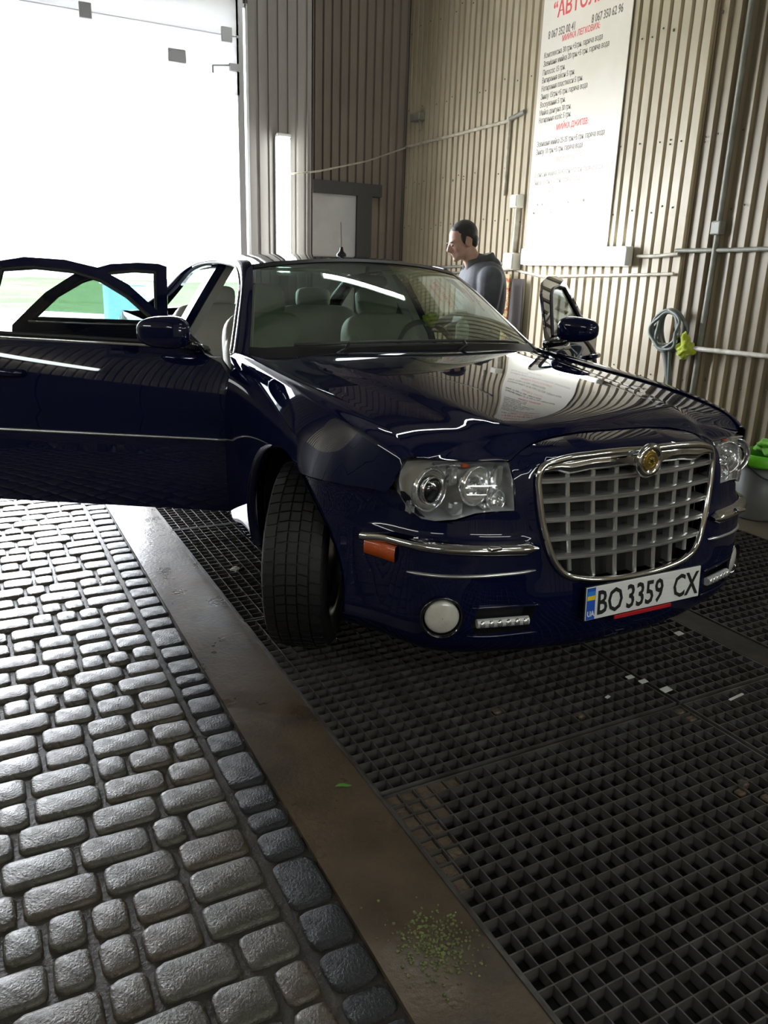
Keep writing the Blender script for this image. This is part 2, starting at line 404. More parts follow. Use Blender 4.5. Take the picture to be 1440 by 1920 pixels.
# mud filling a few cells
MUD = pm('mud', (.075,.052,.036), .5, col2=(.12,.085,.055), scale=30, bump=.6, bscale=90)
mb = MB()
px = (.172+1.012)/round((.172+1.012)/.049); py = (-.115+1.36)/round((-.115+1.36)/.049)
for i in range(0, 6):
    for j in range(0, 9):
        if i > 4 - j*.55 + random.uniform(-.8,.8): continue
        x = -1.012+i*px; y = -.115-(j+1)*py
        if j > 6 and i > 1: continue
        mb.rbox((x+.003,y+.003,FZ-.03),(x+px-.003,y+py-.003,FZ-random.uniform(.003,.010)), .004, seg=1)
tag(mb.mk('caked_mud', MUD), 'brown mud caked in the corner cells of the near grate', 'mud', kind='stuff')
mb = MB()
for (x, y) in ((-.05,-.55),(-.0,-.60),(.0,-.52),(.05,-.63),(-.45,.12),(-.20,-.02),(.13,-.2),(.13,-.15)):
    mb.rbox((x,y,FZ-.03),(x+.042,y+.03,FZ-.006), .005, seg=1)
tag(mb.mk('grit_clod', MUD), 'crumbs of yellowish grit lodged in the grates', 'grit', kind='stuff')
PAPER = pm('paper', (.62,.60,.54), .7, bump=.4, bscale=40)
def scrap(loc, s, label, rz=0, mat=PAPER, name='paper_scrap'):
    rg = random.Random(int(loc[0]*1000)); n = 6
    P = [[(loc[0]+(i/(n-1)-.5)*s*math.cos(rz)-(j/(n-1)-.5)*s*.8*math.sin(rz)+rg.uniform(-.1,.1)*s, loc[1]+(j/(n-1)-.5)*s*.8*math.cos(rz)+(i/(n-1)-.5)*s*math.sin(rz)+rg.uniform(-.1,.1)*s, FZ+.004+rg.uniform(0,.22)*s) for j in range(n)] for i in range(n)]
    m = MB().grid(P); o = m.mk(name, mat, org=loc); s_ = o.modifiers.new('t','SOLIDIFY'); s_.thickness = .0012; bake(o); tag(o, label, 'paper'); return o
scrap((-.875,1.72,FZ), .055, 'crumpled off-white paper scrap lying on the grate behind the wheel', .4)
GLINT = pm('glint_plate', (.55,.55,.52), .4, bump=.3, bscale=60)  # pale plates stand in for light glinting off the grate bars
for (x, y, w, d, rz, l) in ((.150,.105,.034,.018,.05,'small pale glint on the grate left of the joint, furthest back'),(.172,.060,.036,.020,.05,'pale glint bridging two grates, second from the back'),(.205,-.020,.044,.026,.1,'larger pale glint at the joint between two grates'),(-.03,.03,.024,.012,.3,'tiny white glint on the grate under the bumper'),(.62,.30,.040,.026,.1,'bright pale glint on the grate beside the beam'),(.40,-.165,.085,.010,.12,'narrow pale glint across the cells of the middle grate')):
    tag(MB().rbox((-w/2,-d/2,0),(w/2,d/2,.003), .001, Matrix.Translation((x,y,FZ+.001)) @ Matrix.Rotation(rz,4,'Z') @ Matrix.Rotation(R(6),4,'X')).mk('glint_plate', GLINT, org=(x,y,FZ)), l, 'glint')
LEAFM = pm('leaf_green', (.10,.30,.05), .5)
o = MB().grid([[(-1.115+u*.05, -.02+v*.008*(1-(2*u-1)**2)-u*.012, FZ+.003+.003*math.sin(u*5)) for v in (-1,0,1)] for u in np.linspace(0,1,7)]).mk('leaf', LEAFM, org=(-1.09,-.02,FZ)); tag(o, 'small narrow green leaf on the wet concrete strip', 'leaf')

# --- walls
def sheet_mesh(w, h, flip):
    P = .1; d = .028; n = round(w/P); prof = []
    for i in range(n):
        s = i*P
        if not flip: prof += [(s,0),(s+.066,0),(s+.073,d),(s+.091,d)]
        else: prof += [(s,d),(s+.070,d),(s+.076,0),(s+.092,0)]
    prof.append((w, 0 if not flip else d)); V = []; F = []
    for z in (0, h): V += [(a, b, z) for a, b in prof]
    k = len(prof); F = [(i, i+1, k+i+1, k+i) for i in range(k-1)]
    return V, F
SHM = {}
def sheet(parent, loc, rz, w, h, mat, flip=False):
    key = (round(w,3), round(h,3), mat.name, flip)
    if key not in SHM:
        V, F = sheet_mesh(w, h, flip); me = bpy.data.meshes.new('cladding_sheet'); me.from_pydata(V, [], F); me.materials.append(mat); SHM[key] = me
    o = bpy.data.objects.new('cladding_sheet', SHM[key]); COL.objects.link(o); o.parent = parent; o.location = Vector(loc) - WO[parent.name]; o.rotation_euler = (0,0,rz)
    return o
H = HC - FZ
wall_right = struct(mk('wall_right', *(lambda m: (m.v, m.f))(MB().box((WX+.03,YF,-.45),(WX+.25,YN+.3,HC))), SLAB))
y = YN
k = 0
while y > YF+.01:
    w = 1.0 if y > 2.55 else 1.1; flip = y < 2.6
    if k == 3: w = YN-3.0-2.5-.0+ -0.0; w = round(w,1)
    sheet(wall_right, (WX + (.004 if k % 2 else 0), y, FZ-.03), -math.pi/2, w, H+.03, SHEETD if flip else SHEET, flip); y -= w; k += 1
SCREW = pm('screw_dark', (.05,.04,.03), .6)
mb = MB(); rg = random.Random(3)
for z in (.72, 1.9, 2.35, 3.1, 3.9):
    for i in range(64):
        yy = YN-.033-i*.1*rg.choice((1,2,2,3))
        if yy < -3: continue
        mb.ell((WX-.001 if yy > 2.5 else WX+.015, yy, z+rg.uniform(-.03,.03)), (.004,.007,.007), n=6, m=4)
mb.mk('cladding_screws', SCREW, wall_right, kind='stuff')
# corner mould
wall_back = struct(mk('wall_back', *(lambda m: (m.v, m.f))(MB().box((.70,YB+.03,-.45),(1.37,YB+.3,HC)).box((1.37,YN+.03,-.45),(WX+.05,YN+.3,HC)).box((XL-.2,YB+.03,-.45),(-3.3,YB+.3,HC)).box((-3.3,YB+.03,3.72),(.70,YB+.3,HC))), SLAB))
MB().box((.700,YB+.018,-.4),(1.385,YB+.045,HC)).box((1.372,YB+.018,-.4),(1.388,YN+.03,HC)).mk('flat_lining', SHEETG, wall_back)
x = .72
sheet(wall_back, (.72,YB,FZ), 0, .6, H, SHEETG)
sheet(wall_back, (1.39,YN-.0,FZ), 0, 1.3, H, pm('sheet_brown', (.26,.215,.18), .5, col2=(.15,.12,.10), scale=1.3, fac=(.35,.7), stretch=(1,1,.3)))
sheet(wall_back, (-4.3,YB,FZ), 0, 1.0, H, SHEETG)
for i in range(4): sheet(wall_back, (-3.3+i*1.0,YB,3.72), 0, 1.0, HC-3.72, SHEETG)
REVEAL = pm('reveal_white', (.72,.72,.72), .5)
MB().box((.690,YB-.004,FZ),(.716,YB+.33,3.74)).box((-3.32,YB-.004,FZ),(-3.29,YB+.33,3.74)).box((-3.3,YB-.004,3.70),(.70,YB+.33,3.735)).mk('trim_1', REVEAL)
struct(bpy.data.objects['trim_1'])
wall_left = struct(mk('wall_left', *(lambda m: (m.v, m.f))(MB().box((XL-.25,YF,-.45),(XL-.03,YN,HC))), SLAB))
for i in range(9): sheet(wall_left, (XL, YF+.3+i*1.0, FZ), math.pi/2, 1.0, H, SHEET)
for i in range(9): MB().box((XL-.01,YF+.3+i*1.0,FZ),(XL+.035,YF+1.28+i*1.0,1.75)).mk('reflection_panel', pm('reflection_dark', (.035,.033,.03), .5) if i == 0 else MATS['reflection_dark'], wall_left)  # unseen dark panels, added to darken the reflection in the fender
wall_front = struct(mk('wall_front', *(lambda m: (m.v, m.f))(MB().box((XL-.2,YF-.25,-.45),(WX+.2,YF-.03,HC))), SLAB))
for i in range(7): sheet(wall_front, (WX-i*1.0, YF, FZ), math.pi, 1.0, H, SHEETD)
ceil = struct(mk('ceiling', *(lambda m: (m.v, m.f))(MB().box((XL-.2,YF-.2,HC),(WX+.25,YN+.3,HC+.2))), CEILM))
for i in range(5): MB().box((XL,YF+.9+i*2.0,HC-.22),(WX,YF+1.02+i*2.0,HC)).mk('ceiling_beam', STEELR, ceil)
# --- niche door with dark lintel and post
DOORM = pm('pale_door', (.62,.62,.63), .5, col2=(.5,.5,.52), scale=2); DARKF = pm('dark_frame', (.05,.047,.05), .5)
d2 = struct(MB().box((1.30,YN-.06,FZ),(2.06,YN-.02,2.20)).mk('door_2', DOORM, label='plain pale door in the niche'))
MB().box((1.42,YN-.10,2.20),(2.36,YN-.01,2.33)).mk('lintel', DARKF, d2); MB().box((2.06,YN-.10,FZ),(2.24,YN-.01,2.20)).mk('post', DARKF, d2)
# --- sectional gate, run up on its tracks
GATEM = bpy.data.materials.new('gate_panel'); GATEM.use_nodes = True
nt = GATEM.node_tree; b = nt.nodes['Principled BSDF']; b.inputs['Base Color'].default_value = (.8,.8,.81,1); b.inputs['Roughness'].default_value = .4
tr = nt.nodes.new('ShaderNodeBsdfTranslucent'); tr.inputs[0].default_value = (.8,.8,.8,1); mx = nt.nodes.new('ShaderNodeMixShader'); mx.inputs[0].default_value = .30
nt.links.new(b.outputs[0], mx.inputs[1]); nt.links.new(tr.outputs[0], mx.inputs[2]); nt.links.new(mx.outputs[0], nt.nodes['Material Output'].inputs[0])
GREYM = pm('gate_hardware', (.50,.50,.52), .4, metal=.5)
d1 = struct(MB().rbox((-3.28,YB-.10,2.94),(.60,YB-.06,3.425), .006).mk('door_1', GATEM, label='white sectional gate raised above the opening'))
MB().rbox((-3.28,YB-.10,3.435),(.60,YB-.06,3.92), .006).mk('gate_section', GATEM, d1)
MB().box((-3.28,YB-.085,3.424),(.60,YB-.07,3.436)).mk('section_joint', GREYM, d1)
for xx in (-2.5,-1.62,-.74,.48): MB().rbox((xx-.05,YB-.125,3.37),(xx+.05,YB-.098,3.49), .005).mk('hinge', GREYM, d1)
MB().rbox((-.06,YB-.12,3.14),(.10,YB-.098,3.25), .01).mk('handle', GREYM, d1)
MB().box((.50,YB-.13,3.14),(.60,YB-.098,3.20)).tube([(.34,YB-.12,3.16),(.50,YB-.12,3.18)], .008).tube([(.34,YB-.12,3.16),(.34,YB-.12,3.10)], .008).mk('roller_bracket', GREYM, d1)
t = MB()
for xx in (-3.30,.605): t.box((xx-.03,YB-.10,FZ),(xx+.035,YB-.02,4.3))
struct(t.mk('trim_2', GREYM))

# --- outside: apron, grass, pale far building
APRON = pm('apron', (.45,.44,.42), .7, col2=(.36,.35,.33), scale=2); GRASS = pm('grass', (.045,.12,.02), .9, col2=(.08,.15,.035), scale=.6)
struct(MB().box((-30,YB+.3,-.5),(30,21,-.035)).mk('apron', APRON, label='pale ground outside the gate'))
g = MB(); rg = random.Random(5)
n = 40
g.grid([[(-60+120*i/n, 21+49*j/n, -.03+rg.uniform(0,.25)) for i in range(n+1)] for j in range(n+1)][::-1])
tag(g.mk('grass_field', GRASS), 'bright green grass field outside beyond the gate', 'grass', kind='stuff')
BW = pm('far_wall', (.62,.62,.64), .8, col2=(.52,.52,.55), scale=.3); BR = pm('far_roof', (.34,.32,.34), .8); BG = pm('far_window', (.18,.20,.24), .3)
bl = empty('far_building', (-2,75,0), 'long pale low building far beyond the grass', 'building')
MB().box((-22,72,-.3),(16,80,3.4)).mk('walls', BW, bl); MB().prism([(-23,3.4),(17,3.4),(13,5.6),(-19,5.6)], 71, 81, axis=1).mk('roof', BR, bl)
for i in range(9): MB().box((-20+i*4,71.9,1.0),(-18+i*4,72.05,2.4)).mk('window', BG, bl)
BLUE = pm('pale_blue', (.25,.55,.72), .4)
ob = empty('blue_box', (1.05,15.5,-.035), 'pale blue upright box outside, seen through the open door window', 'cabinet')  # plain box for an unidentified pale blue shape
MB().rbox((.65,15.2,.0),(1.45,15.8,1.0), .04).mk('body', BLUE, ob); MB().rbox((.60,15.15,1.0),(1.50,15.85,1.06), .02).mk('lid', BW, ob); MB().box((.68,15.2,-.035),(.75,15.27,0)).box((1.35,15.2,-.035),(1.42,15.27,0)).box((.68,15.7,-.035),(.75,15.77,0)).box((1.35,15.7,-.035),(1.42,15.77,0)).mk('feet', BR, ob)
# ================================================================== LAMPS, PIPES, BANNER, CLUTTER
TUBEM = emitmat('tube_glow', (.93,1.0,.97), TUBE_STRENGTH)
LAMPBODY = pm('lamp_body', (.70,.71,.70), .4)
def tube_lamp(name, c, axis, nrm, L, label):
    # fixture: shallow tray, two end caps, two glowing tubes
    g = empty(name, c, label, 'lamp', 'fluorescent tube lamps')
    a = Vector(axis).normalized(); n = Vector(nrm).normalized(); t = a.cross(n)
    M = Matrix((a, t, n)).transposed().to_4x4(); M.translation = Vector(c)
    MB().rbox((-L/2-.03,-.075,0),(L/2+.03,.075,.030), .008, M).mk('tray', LAMPBODY, g)
    for s in (-1,1): MB().rbox((s*(L/2+.02)-.018,-.07,.028),(s*(L/2+.02)+.018,.07,.080), .008, M).mk('end_cap', LAMPBODY, g)
    MB().rbox((-L/2,-.064,.028),(L/2,.064,.092), .028, M, 4).mk('glowing_diffuser', TUBEM, g, smooth=True)
    return g
tube_lamp('tube_lamp', (WX-.02,3.58,1.575), (0,1,0), (-1,0,0), 1.24, 'glowing horizontal double tube lamp under the price banner')
tube_lamp('tube_lamp', (1.04,YB-.02,2.00), (0,0,1), (0,-1,0), 1.26, 'glowing vertical tube lamp on the rear wall beside the gate')
tube_lamp('tube_lamp', (XL+.01,.9,2.25), (0,1,0), (1,0,0), 1.5, 'tube lamp on the left wall of the hall, out of sight')
tube_lamp('tube_lamp', (XL+.01,-2.2,2.25), (0,1,0), (1,0,0), 1.5, 'second tube lamp on the left wall, nearer the front')
tube_lamp('tube_lamp', (-.6,YF+.01,2.55), (1,0,0), (0,1,0), 1.5, 'tube lamp on the front wall facing the car')
tube_lamp('tube_lamp', (WX-.02,-1.1,2.1), (0,1,0), (-1,0,0), 1.5, 'tube lamp on the right wall beside the front of the car')

tube_lamp('tube_lamp', (1.7,YF+.01,2.3), (1,0,0), (0,1,0), 1.5, 'added fill tube lamp on the front wall, nearer the right corner')  # lamp added to brighten grille and headlamps
tube_lamp('tube_lamp', (1.5,3.7,HC-.24), (1,-.25,0), (0,0,-1), 1.5, 'tube lamp under the ceiling above the car')

tube_lamp('tube_lamp', (.3,-2.3,HC-.24), (1,0,0), (0,0,-1), 1.5, 'added tube lamp under the ceiling in front of the car')  # extra lamp put in for more light on the bumper
tube_lamp('tube_lamp', (-1.0,YF+.01,1.5), (1,0,0), (0,1,0), 1.5, 'added low tube lamp on the front wall below the other lamp')  # further unseen lamp, added to lift the car's front

# pipes and conduits on the right wall
def pipe(pts, r, mat, label, name='pipe', n=8, cl=True):
    m = MB().tube(pts, r, n); o = m.mk(name, mat, org=pts[0], smooth=True); smooth_angle(o, 50)
    tag(o, label, 'pipe'); 
    return o
WP = WX-.022
pipe([(WP,6.60,2.755),(WP,5.6,2.752),(WP,4.66,2.757)], .016, PIPEM, 'pale conduit running high along the wall left of the banner', 'conduit')
pipe([(1.12,YB-.06,2.31),(1.42,6.15,2.36),(2.1,6.40,2.54),(WP-.04,6.56,2.735)], .009, PIPEM, 'thin cable strung from the wall corner to the vertical lamp', 'cable')
pipe([(WP,4.66,2.76),(WP,4.665,2.12)], .014, PIPEM, 'thin vertical conduit dropping to the small junction box', 'conduit')
pipe([(WP,4.66,2.77),(WP,4.45,2.80)], .02, PIPEG, 'short dark stub at the end of the high conduit', 'conduit')
pipe([(WP,4.44,2.0),(WP,4.45,1.60)], .030, PIPEM, 'thick pale conduit between the two junction boxes', 'conduit')
pipe([(WP,6.60,1.47),(WP,5.6,1.475),(WP,4.50,1.52)], .014, PIPEG, 'dark pipe low on the wall behind the man, upper of the pair', 'pipe')
pipe([(WP,6.60,1.41),(WP,5.6,1.415),(WP,4.50,1.46)], .012, PIPEG, 'dark pipe low on the wall behind the man, lower of the pair', 'pipe')
pipe([(WP,2.88,1.575),(WP,2.7,1.575),(WP,2.48,1.59)], .014, PIPEM, 'short pale conduit from the right end of the tube lamp', 'conduit')
pipe([(WP,4.42,1.46),(WP,4.0,1.405),(WP,3.5,1.42),(WP,3.0,1.435),(WP,2.5,1.452)], .012, PIPEM, 'pale conduit running just below the tube lamp', 'conduit')
pipe([(WP+.01,2.52,1.612),(WP+.01,2.1,1.612),(WP+.01,1.0,1.625),(WP+.01,-1.0,1.65)], .016, PIPEG, 'grey pipe crossing the wall to the right of the lamp', 'pipe')
pipe([(WP+.005,2.17,4.6),(WP+.005,2.17,3.0),(WP+.005,2.17,1.7),(WP+.005,2.19,.2),(WP+.005,2.19,FZ)], .020, PIPEG, 'tall vertical grey pipe on the right part of the wall', 'pipe')
tag(MB().rbox((WP-.03,2.13,1.71),(WX+.01,2.21,1.80), .01).mk('pipe_clamp', PIPEG), 'small clamp box on the tall vertical pipe', 'clamp')
pipe([(WX-.085,2.54,.951),(WX-.085,2.1,.953),(WX-.085,1.66,.958),(WX-.085,1.2,.962)], .017, PIPEW, 'white rail holding hose and yellow cloth', 'rail')
mb = MB()
for yy in (2.44,1.30): mb.box((WX-.09,yy-.012,.945),(WX+.02,yy+.012,.965))
o = mb.mk('rail_bracket', PIPEG, bpy.data.objects['rail'])
j = empty('junction_box', (WX,4.44,2.05), 'small pale junction box left of the banner', 'junction box'); MB().rbox((WX-.075,4.385,2.0),(WX+.01,4.495,2.115), .012).mk('body', BOXM, j); MB().rbox((WX-.085,4.395,2.01),(WX-.073,4.485,2.105), .006).mk('cover', BOXM, j)
j = empty('junction_box', (WX,4.43,1.535), 'larger pale switch box at the left end of the tube lamp', 'junction box'); MB().rbox((WX-.09,4.36,1.455),(WX+.01,4.52,1.61), .012).mk('body', BOXM, j); MB().rbox((WX-.10,4.37,1.465),(WX-.088,4.51,1.60), .006).mk('cover', BOXM, j)
j = empty('wall_bracket', (WX,6.35,3.02), 'small dark bracket in the upper corner of the wall', 'bracket'); MB().rbox((WX-.08,6.25,2.98),(WX+.01,6.45,3.06), .01).mk('body', PIPEG, j); MB().tube([(WX-.04,6.3,2.99),(WX-.04,6.28,2.88)], .012).mk('stem', PIPEG, j)

# price banner
BAN = pm('banner_vinyl', (.76,.71,.62), .42, col2=(.66,.58,.45), scale=1.1, fac=(.45,.8)); RED = pm('banner_red', (.72,.10,.10), .5); RED_LIT = pm('banner_red_lit', (.80,.48,.43), .5); TXT = pm('banner_text', (.16,.14,.12), .5); TXT_LIT = pm('banner_text_lit', (.42,.38,.33), .5); TXT_BLOWN = pm('banner_text_blown', (.60,.55,.49), .5)  # paler inks paint in the lamp's overexposure lower on the banner
BX = WX-.010
ban = MB().rbox((BX-.003,3.235,1.50),(BX+.004,4.30,4.02), .001).mk('price_banner', BAN, org=(BX,3.77,1.36)); tag(ban, 'tall cream price banner with Cyrillic lettering on the cladding', 'banner')
def bz(p): return 2.723 + (220-p)*.0042
def btext(txt, y0, z, size, mat, align='LEFT', bold=0, name='text_line', sx=1.0):
    V, F = text_mesh(txt, size, align, bold); 
    Wd = np.c_[np.full(len(V), BX-.0034)-V[:,2], y0 - V[:,0]*sx, z + V[:,1]]
    mk(name, Wd, F, mat, ban)
btext('МИЙКА', 3.77, 3.72, .13, RED, 'CENTER', .002)
btext('“АВТОЛЮКС”', 4.17, 3.455, .17, RED, 'LEFT', .003, sx=.80)
btext('8 067 352 00 41', 4.21, 3.315, .084, TXT, 'LEFT', .0012, sx=.62)
btext('8 067 350 62 96', 3.68, 3.315, .084, TXT, 'LEFT', .0012, sx=.62)
L = [(92,'МИЙКА ЛЕГКОВИХ:',1),(112,'Комплексна 30 грн.+5грн. гаряча вода',0),(127,'Зовнішня мийка 20 грн.+5 грн. гаряча вода',0),(143,'Пилосос 15 грн.',0),(157,'Витирання вікон 5 грн.',0),(172,'Натирання пластмаси 5 грн.',0),(187,'Знизу 15грн.+5 грн. гаряча вода',0),(202,'Воскування 5 грн.',0),(217,'Мийка двигуна 30 грн.',0),(231,'Натирання коліс 5 грн.',0),
     (251,'МИЙКА ДЖИПІВ:',1),(276,'Зовнішня мийка 25-35 грн.+5 грн. гаряча вода',0),(291,'Знизу 10 грн.+5 грн. гаряча вода',0),(311,'МИЙКА БУСІВ:',2),(335,'Зовнішня мийка 30-40 грн.+10 грн. гаряча вода',3),(350,'Знизу 15грн.+10 грн. гаряча вода',3),(371,'МИЙКА ВАНТАЖНИХ:',2),(391,'Зовнішня мийка 60-200 грн.+10-20 грн. гаряча вода',4),(407,'Знизу 40-50 грн.',4),(420,'гаряча вода',4)]
for p, s, k in L:
    if k in (1,2): btext(s, 3.80, bz(p), .062, RED if k == 1 else RED_LIT, 'CENTER', .0008, sx=.75)
    else: btext(s, 4.245 if p != 420 else 3.98, bz(p), .060, (TXT,0,0,TXT_LIT,TXT_BLOWN)[k], 'LEFT', .0003, sx=.645)

# hose coil on the rail
HOSE = pm('hose_grey_green', (.15,.17,.155), .5)
pts = []
for i in range(6*20+1):
    A = 2*math.pi*i/20; k = i/120
    pts.append((WX-.085-.035*k+.03*math.sin(A*.5), 2.41+ (.115-.03*k*math.sin(i))*math.sin(A)*(1-.25*math.sin(i*.21)), 1.06+.135*math.cos(A)+.012*math.sin(i*.37)))
h = MB().tube(crv(pts, 300), .0115, 7).mk('hose', HOSE, org=(WX-.09,2.41,.95), smooth=True); tag(h, 'grey green hose coiled over the white rail', 'hose')
MB().tube(crv([(WX-.10,2.44,.95),(WX-.09,2.40,.86),(WX-.07,2.37,.7),(WX-.06,2.36,.45),(WX-.06,2.36,.15),(WX-.09,2.34,FZ+.02)], 30), .026, 8).mk('hose_tail', HOSE, h, smooth=True)
MB().tube(crv([(WX-.12,2.36,.97),(WX-.11,2.345,.8),(WX-.10,2.33,.5),(WX-.10,2.32,FZ+.02)], 20), .011, 7).mk('hose_tail', HOSE, h, smooth=True)
# cloths
YEL = pm('cloth_yellow_green', (.55,.62,.03), .8, col2=(.38,.46,.02), scale=40, bump=.5, bscale=200, sheen=.4); LIME = pm('lime_plastic', (.16,.62,.03), .35); LIMEC = pm('lime_cloth', (.20,.60,.02), .8, col2=(.12,.42,.01), scale=50, bump=.5, bscale=200, sheen=.4)
def rag(name, c, r, mat, label, seed, squash=(1,1,1)):
    rg = np.random.default_rng(seed); m = MB().ell((0,0,0), (1,1,1), n=36, m=22); V = np.array(m.v)
    D = rg.normal(size=(9,3)); ph = rg.uniform(0, 6, 9)
    f = 1 + sum(.085*np.sin(5*(V @ d) + p) for d, p in zip(D, ph)); V = V*f[:,None]*np.array(squash)*r + np.array(c)
    o = mk(name, V, m.f, mat, org=c, smooth=True); tag(o, label, 'cloth'); return o
rag('cleaning_cloth', (WX-.10,2.235,.955), .062, YEL, 'crumpled yellow green cloth hung over the white rail', 2, (.7,1.0,1.25))
# bucket
BUCK = pm('bucket_grey', (.17,.175,.17), .45, col2=(.13,.13,.125), scale=5)
bk = empty('bucket', (2.46,1.36,FZ), 'grey plastic bucket with a lime green rim by the right wall', 'bucket')
Mb = Matrix.Translation((2.46,1.36,FZ))
MB().lathe([(.0,.001),(.125,0),(.132,.01),(.160,.37),(.155,.37),(.128,.012),(0,.01)], 32, Mb).mk('body', BUCK, bk, smooth=True)
MB().lathe([(.160,.345),(.176,.345),(.180,.36),(.178,.415),(.170,.42),(.150,.405),(.150,.36),(.160,.345)], 36, Mb).mk('rim', LIME, bk, smooth=True)
MB().tube(crv([(2.46-.178,1.36,FZ+.37),(2.46-.15,1.26,FZ+.30),(2.46,1.19,FZ+.26),(2.46+.15,1.26,FZ+.30),(2.46+.178,1.36,FZ+.37)], 24), .006, 6).mk('handle', BLACK, bk, smooth=True)
rag('bucket_cloth', (2.50,1.33,FZ+.455), .085, LIMEC, 'lime green cloth heaped on top of the bucket', 5, (1.15,1.15,.62))
# ornate cloth hanging on the wall behind the man
ORN = pm('ornate_textile', (.62,.50,.26), .8, col2=(.45,.10,.05), scale=26, fac=(.5,.56), bump=.3, bscale=100); ORD = pm('dark_textile', (.05,.04,.04), .8)
def hang(name, x, y0, y1, z0, z1, mat, label):
    P = []
    for t in np.linspace(0,1,14):
        P.append([(x + .018*math.sin(u*9+t*2) - .03*math.sin(math.pi*u), y0+(y1-y0)*u, z1+(z0-z1)*t - .03*math.sin(math.pi*u)*t) for u in np.linspace(0,1,12)])
    o = MB().grid(P).mk(name, mat, org=(x,(y0+y1)/2,z1), smooth=True); s = o.modifiers.new('t','SOLIDIFY'); s.thickness = .012; bake(o); tag(o, label, 'textile'); return o
hang('ornate_rug', WX-.09, 4.40, 4.60, .55, 1.42, ORN, 'yellow and red patterned textile hanging on the wall behind the man')
hang('dark_jacket', WX-.08, 4.20, 4.37, .45, 1.38, ORD, 'dark cloth hanging beside the patterned textile')
# ================================================================== CAR
car = empty('car', (0,2.43,FZ), 'dark navy blue sedan with chrome grille and open doors parked on the grates', 'car')
yh = [.26,.33,.41,.59,.86,1.17,1.55,1.75]
xh = ci(yh, [.735,.748,.756,.765,.770,.778,.79,.80]); zh = ci(yh, [.850,.886,.908,.938,.964,.984,1.016,1.024])
ysh = [.26,.36,.46,.75,1.06,1.47,1.75,2.5,3.5,4.3,4.7,4.97]
xsh = ci(ysh, [.768,.806,.828,.845,.853,.86,.863,.868,.872,.86,.83,.76]); zsh = ci(ysh, [.835,.870,.897,.942,.974,1.0,1.012,1.025,1.045,1.055,1.05,1.03])
xmx = ci([.26,.36,.46,.54,.64,.90,1.25,1.6,2.7,3.4,3.95,4.4,4.75,4.97], [.775,.825,.872,.910,.932,.942,.932,.922,.922,.930,.940,.925,.88,.80])
def side_x(y, z):
    q = zsh(y) - z; a = xsh(y); b = xmx(y)
    g = 1-(1-np.clip(q/.27, 0, 1))**2
    x = a + (b-a)*g - .028*np.clip((q-.48)/.28, 0, 1.2)**2
    x = np.where(q < 0, a - .006 + q*.60 - .10*q*q, x)    # greenhouse leans in
    # soft character ridge along the flank
    return x + .006*np.exp(-((q-.36)/.03)**2)*sstep(1.3,1.6,y)
def f_side(y, z): return np.stack([side_x(y, z), np.asarray(y, float)+0*z, np.asarray(z, float)+0*y], -1)

# ---- plan outline of the front bumper
_bp = crv([(0,-.006),(.15,-.001),(.30,.022),(.45,.058),(.58,.098),(.67,.148),(.73,.208),(.772,.285),(.806,.37),(.848,.45),(.900,.53),(.927,.60),(.938,.70)], 200)
_bs = np.r_[0, np.cumsum(np.linalg.norm(np.diff(_bp, axis=0), axis=1))]
_bt = np.gradient(_bp, _bs, axis=0); _bt /= np.linalg.norm(_bt, axis=1)[:,None]
def s_of_x(x): return float(np.interp(x, _bp[:,0], _bs))
def s_of_y(y): return float(np.interp(y, _bp[:,1], _bs))
D_side = ci([.18,.205,.235,.27,.33,.45,.52,.560,.585,.600,.625,.66,.72,.80,.845,.88,.92], [.10,.055,.024,.008,.0,.0,.002,.004,.004,.012,.028,.032,.036,.058,.085,.13,.2])
D_cent = ci([.18,.205,.235,.27,.33,.42,.46,.60,.80,.92], [.10,.05,.022,.008,.0,.004,.012,.03,.052,.060])
hood_front = [(0,.192),(.12,.194),(.234,.198),(.33,.186),(.40,.170),(.440,.156),(.458,.150),(.53,.160),(.61,.185),(.68,.222),(.735,.262)]
hfy = ci([-.12]+[p[0] for p in hood_front], [.194]+[p[1] for p in hood_front])
hfz = ci([-.12,0,.12,.234,.33,.40,.440,.458,.53,.61,.68,.735], [.9075,.9085,.9075,.900,.888,.868,.850,.843,.846,.848,.849,.851])
def f_bump(s, z, off=0.0):
    s = np.asarray(s, float); z = np.asarray(z, float); a = np.abs(s); sg = np.where(s < 0, -1.0, 1.0)
    px = np.interp(a, _bs, _bp[:,0]); py = np.interp(a, _bs, _bp[:,1]); tx = np.interp(a, _bs, _bt[:,0]); ty = np.interp(a, _bs, _bt[:,1])
    l = np.hypot(tx, ty); tx, ty = tx/l, ty/l
    w = sstep(.36,.46,px); d = D_cent(z)*(1-w) + np.minimum(D_side(z),.09)*w
    top = np.clip(1-(hfz(np.minimum(px,.46))-.0035-z)/.042, 0, 1.15)**2.4*(1-sstep(.46,.50,px)); d = d + (hfy(np.minimum(px,.46))-py-d)*top
    up = sstep(.52,.62,z); d = d*(1 - up*.85*sstep(.30,.50,py)) - off
    w2 = sstep(.47,.58,px); nx = ty*w2; ny = np.sqrt(np.maximum(1-nx*nx, 0)); x = px - nx*d; y = py + ny*d
    return np.stack([x*sg, y, z], -1)
SX = s_of_x
ARC, ARZ, ARR = .90, .345, .425
def arch(a): return (ARC + ARR*math.cos(R(a)), ARZ + ARR*math.sin(R(a)))
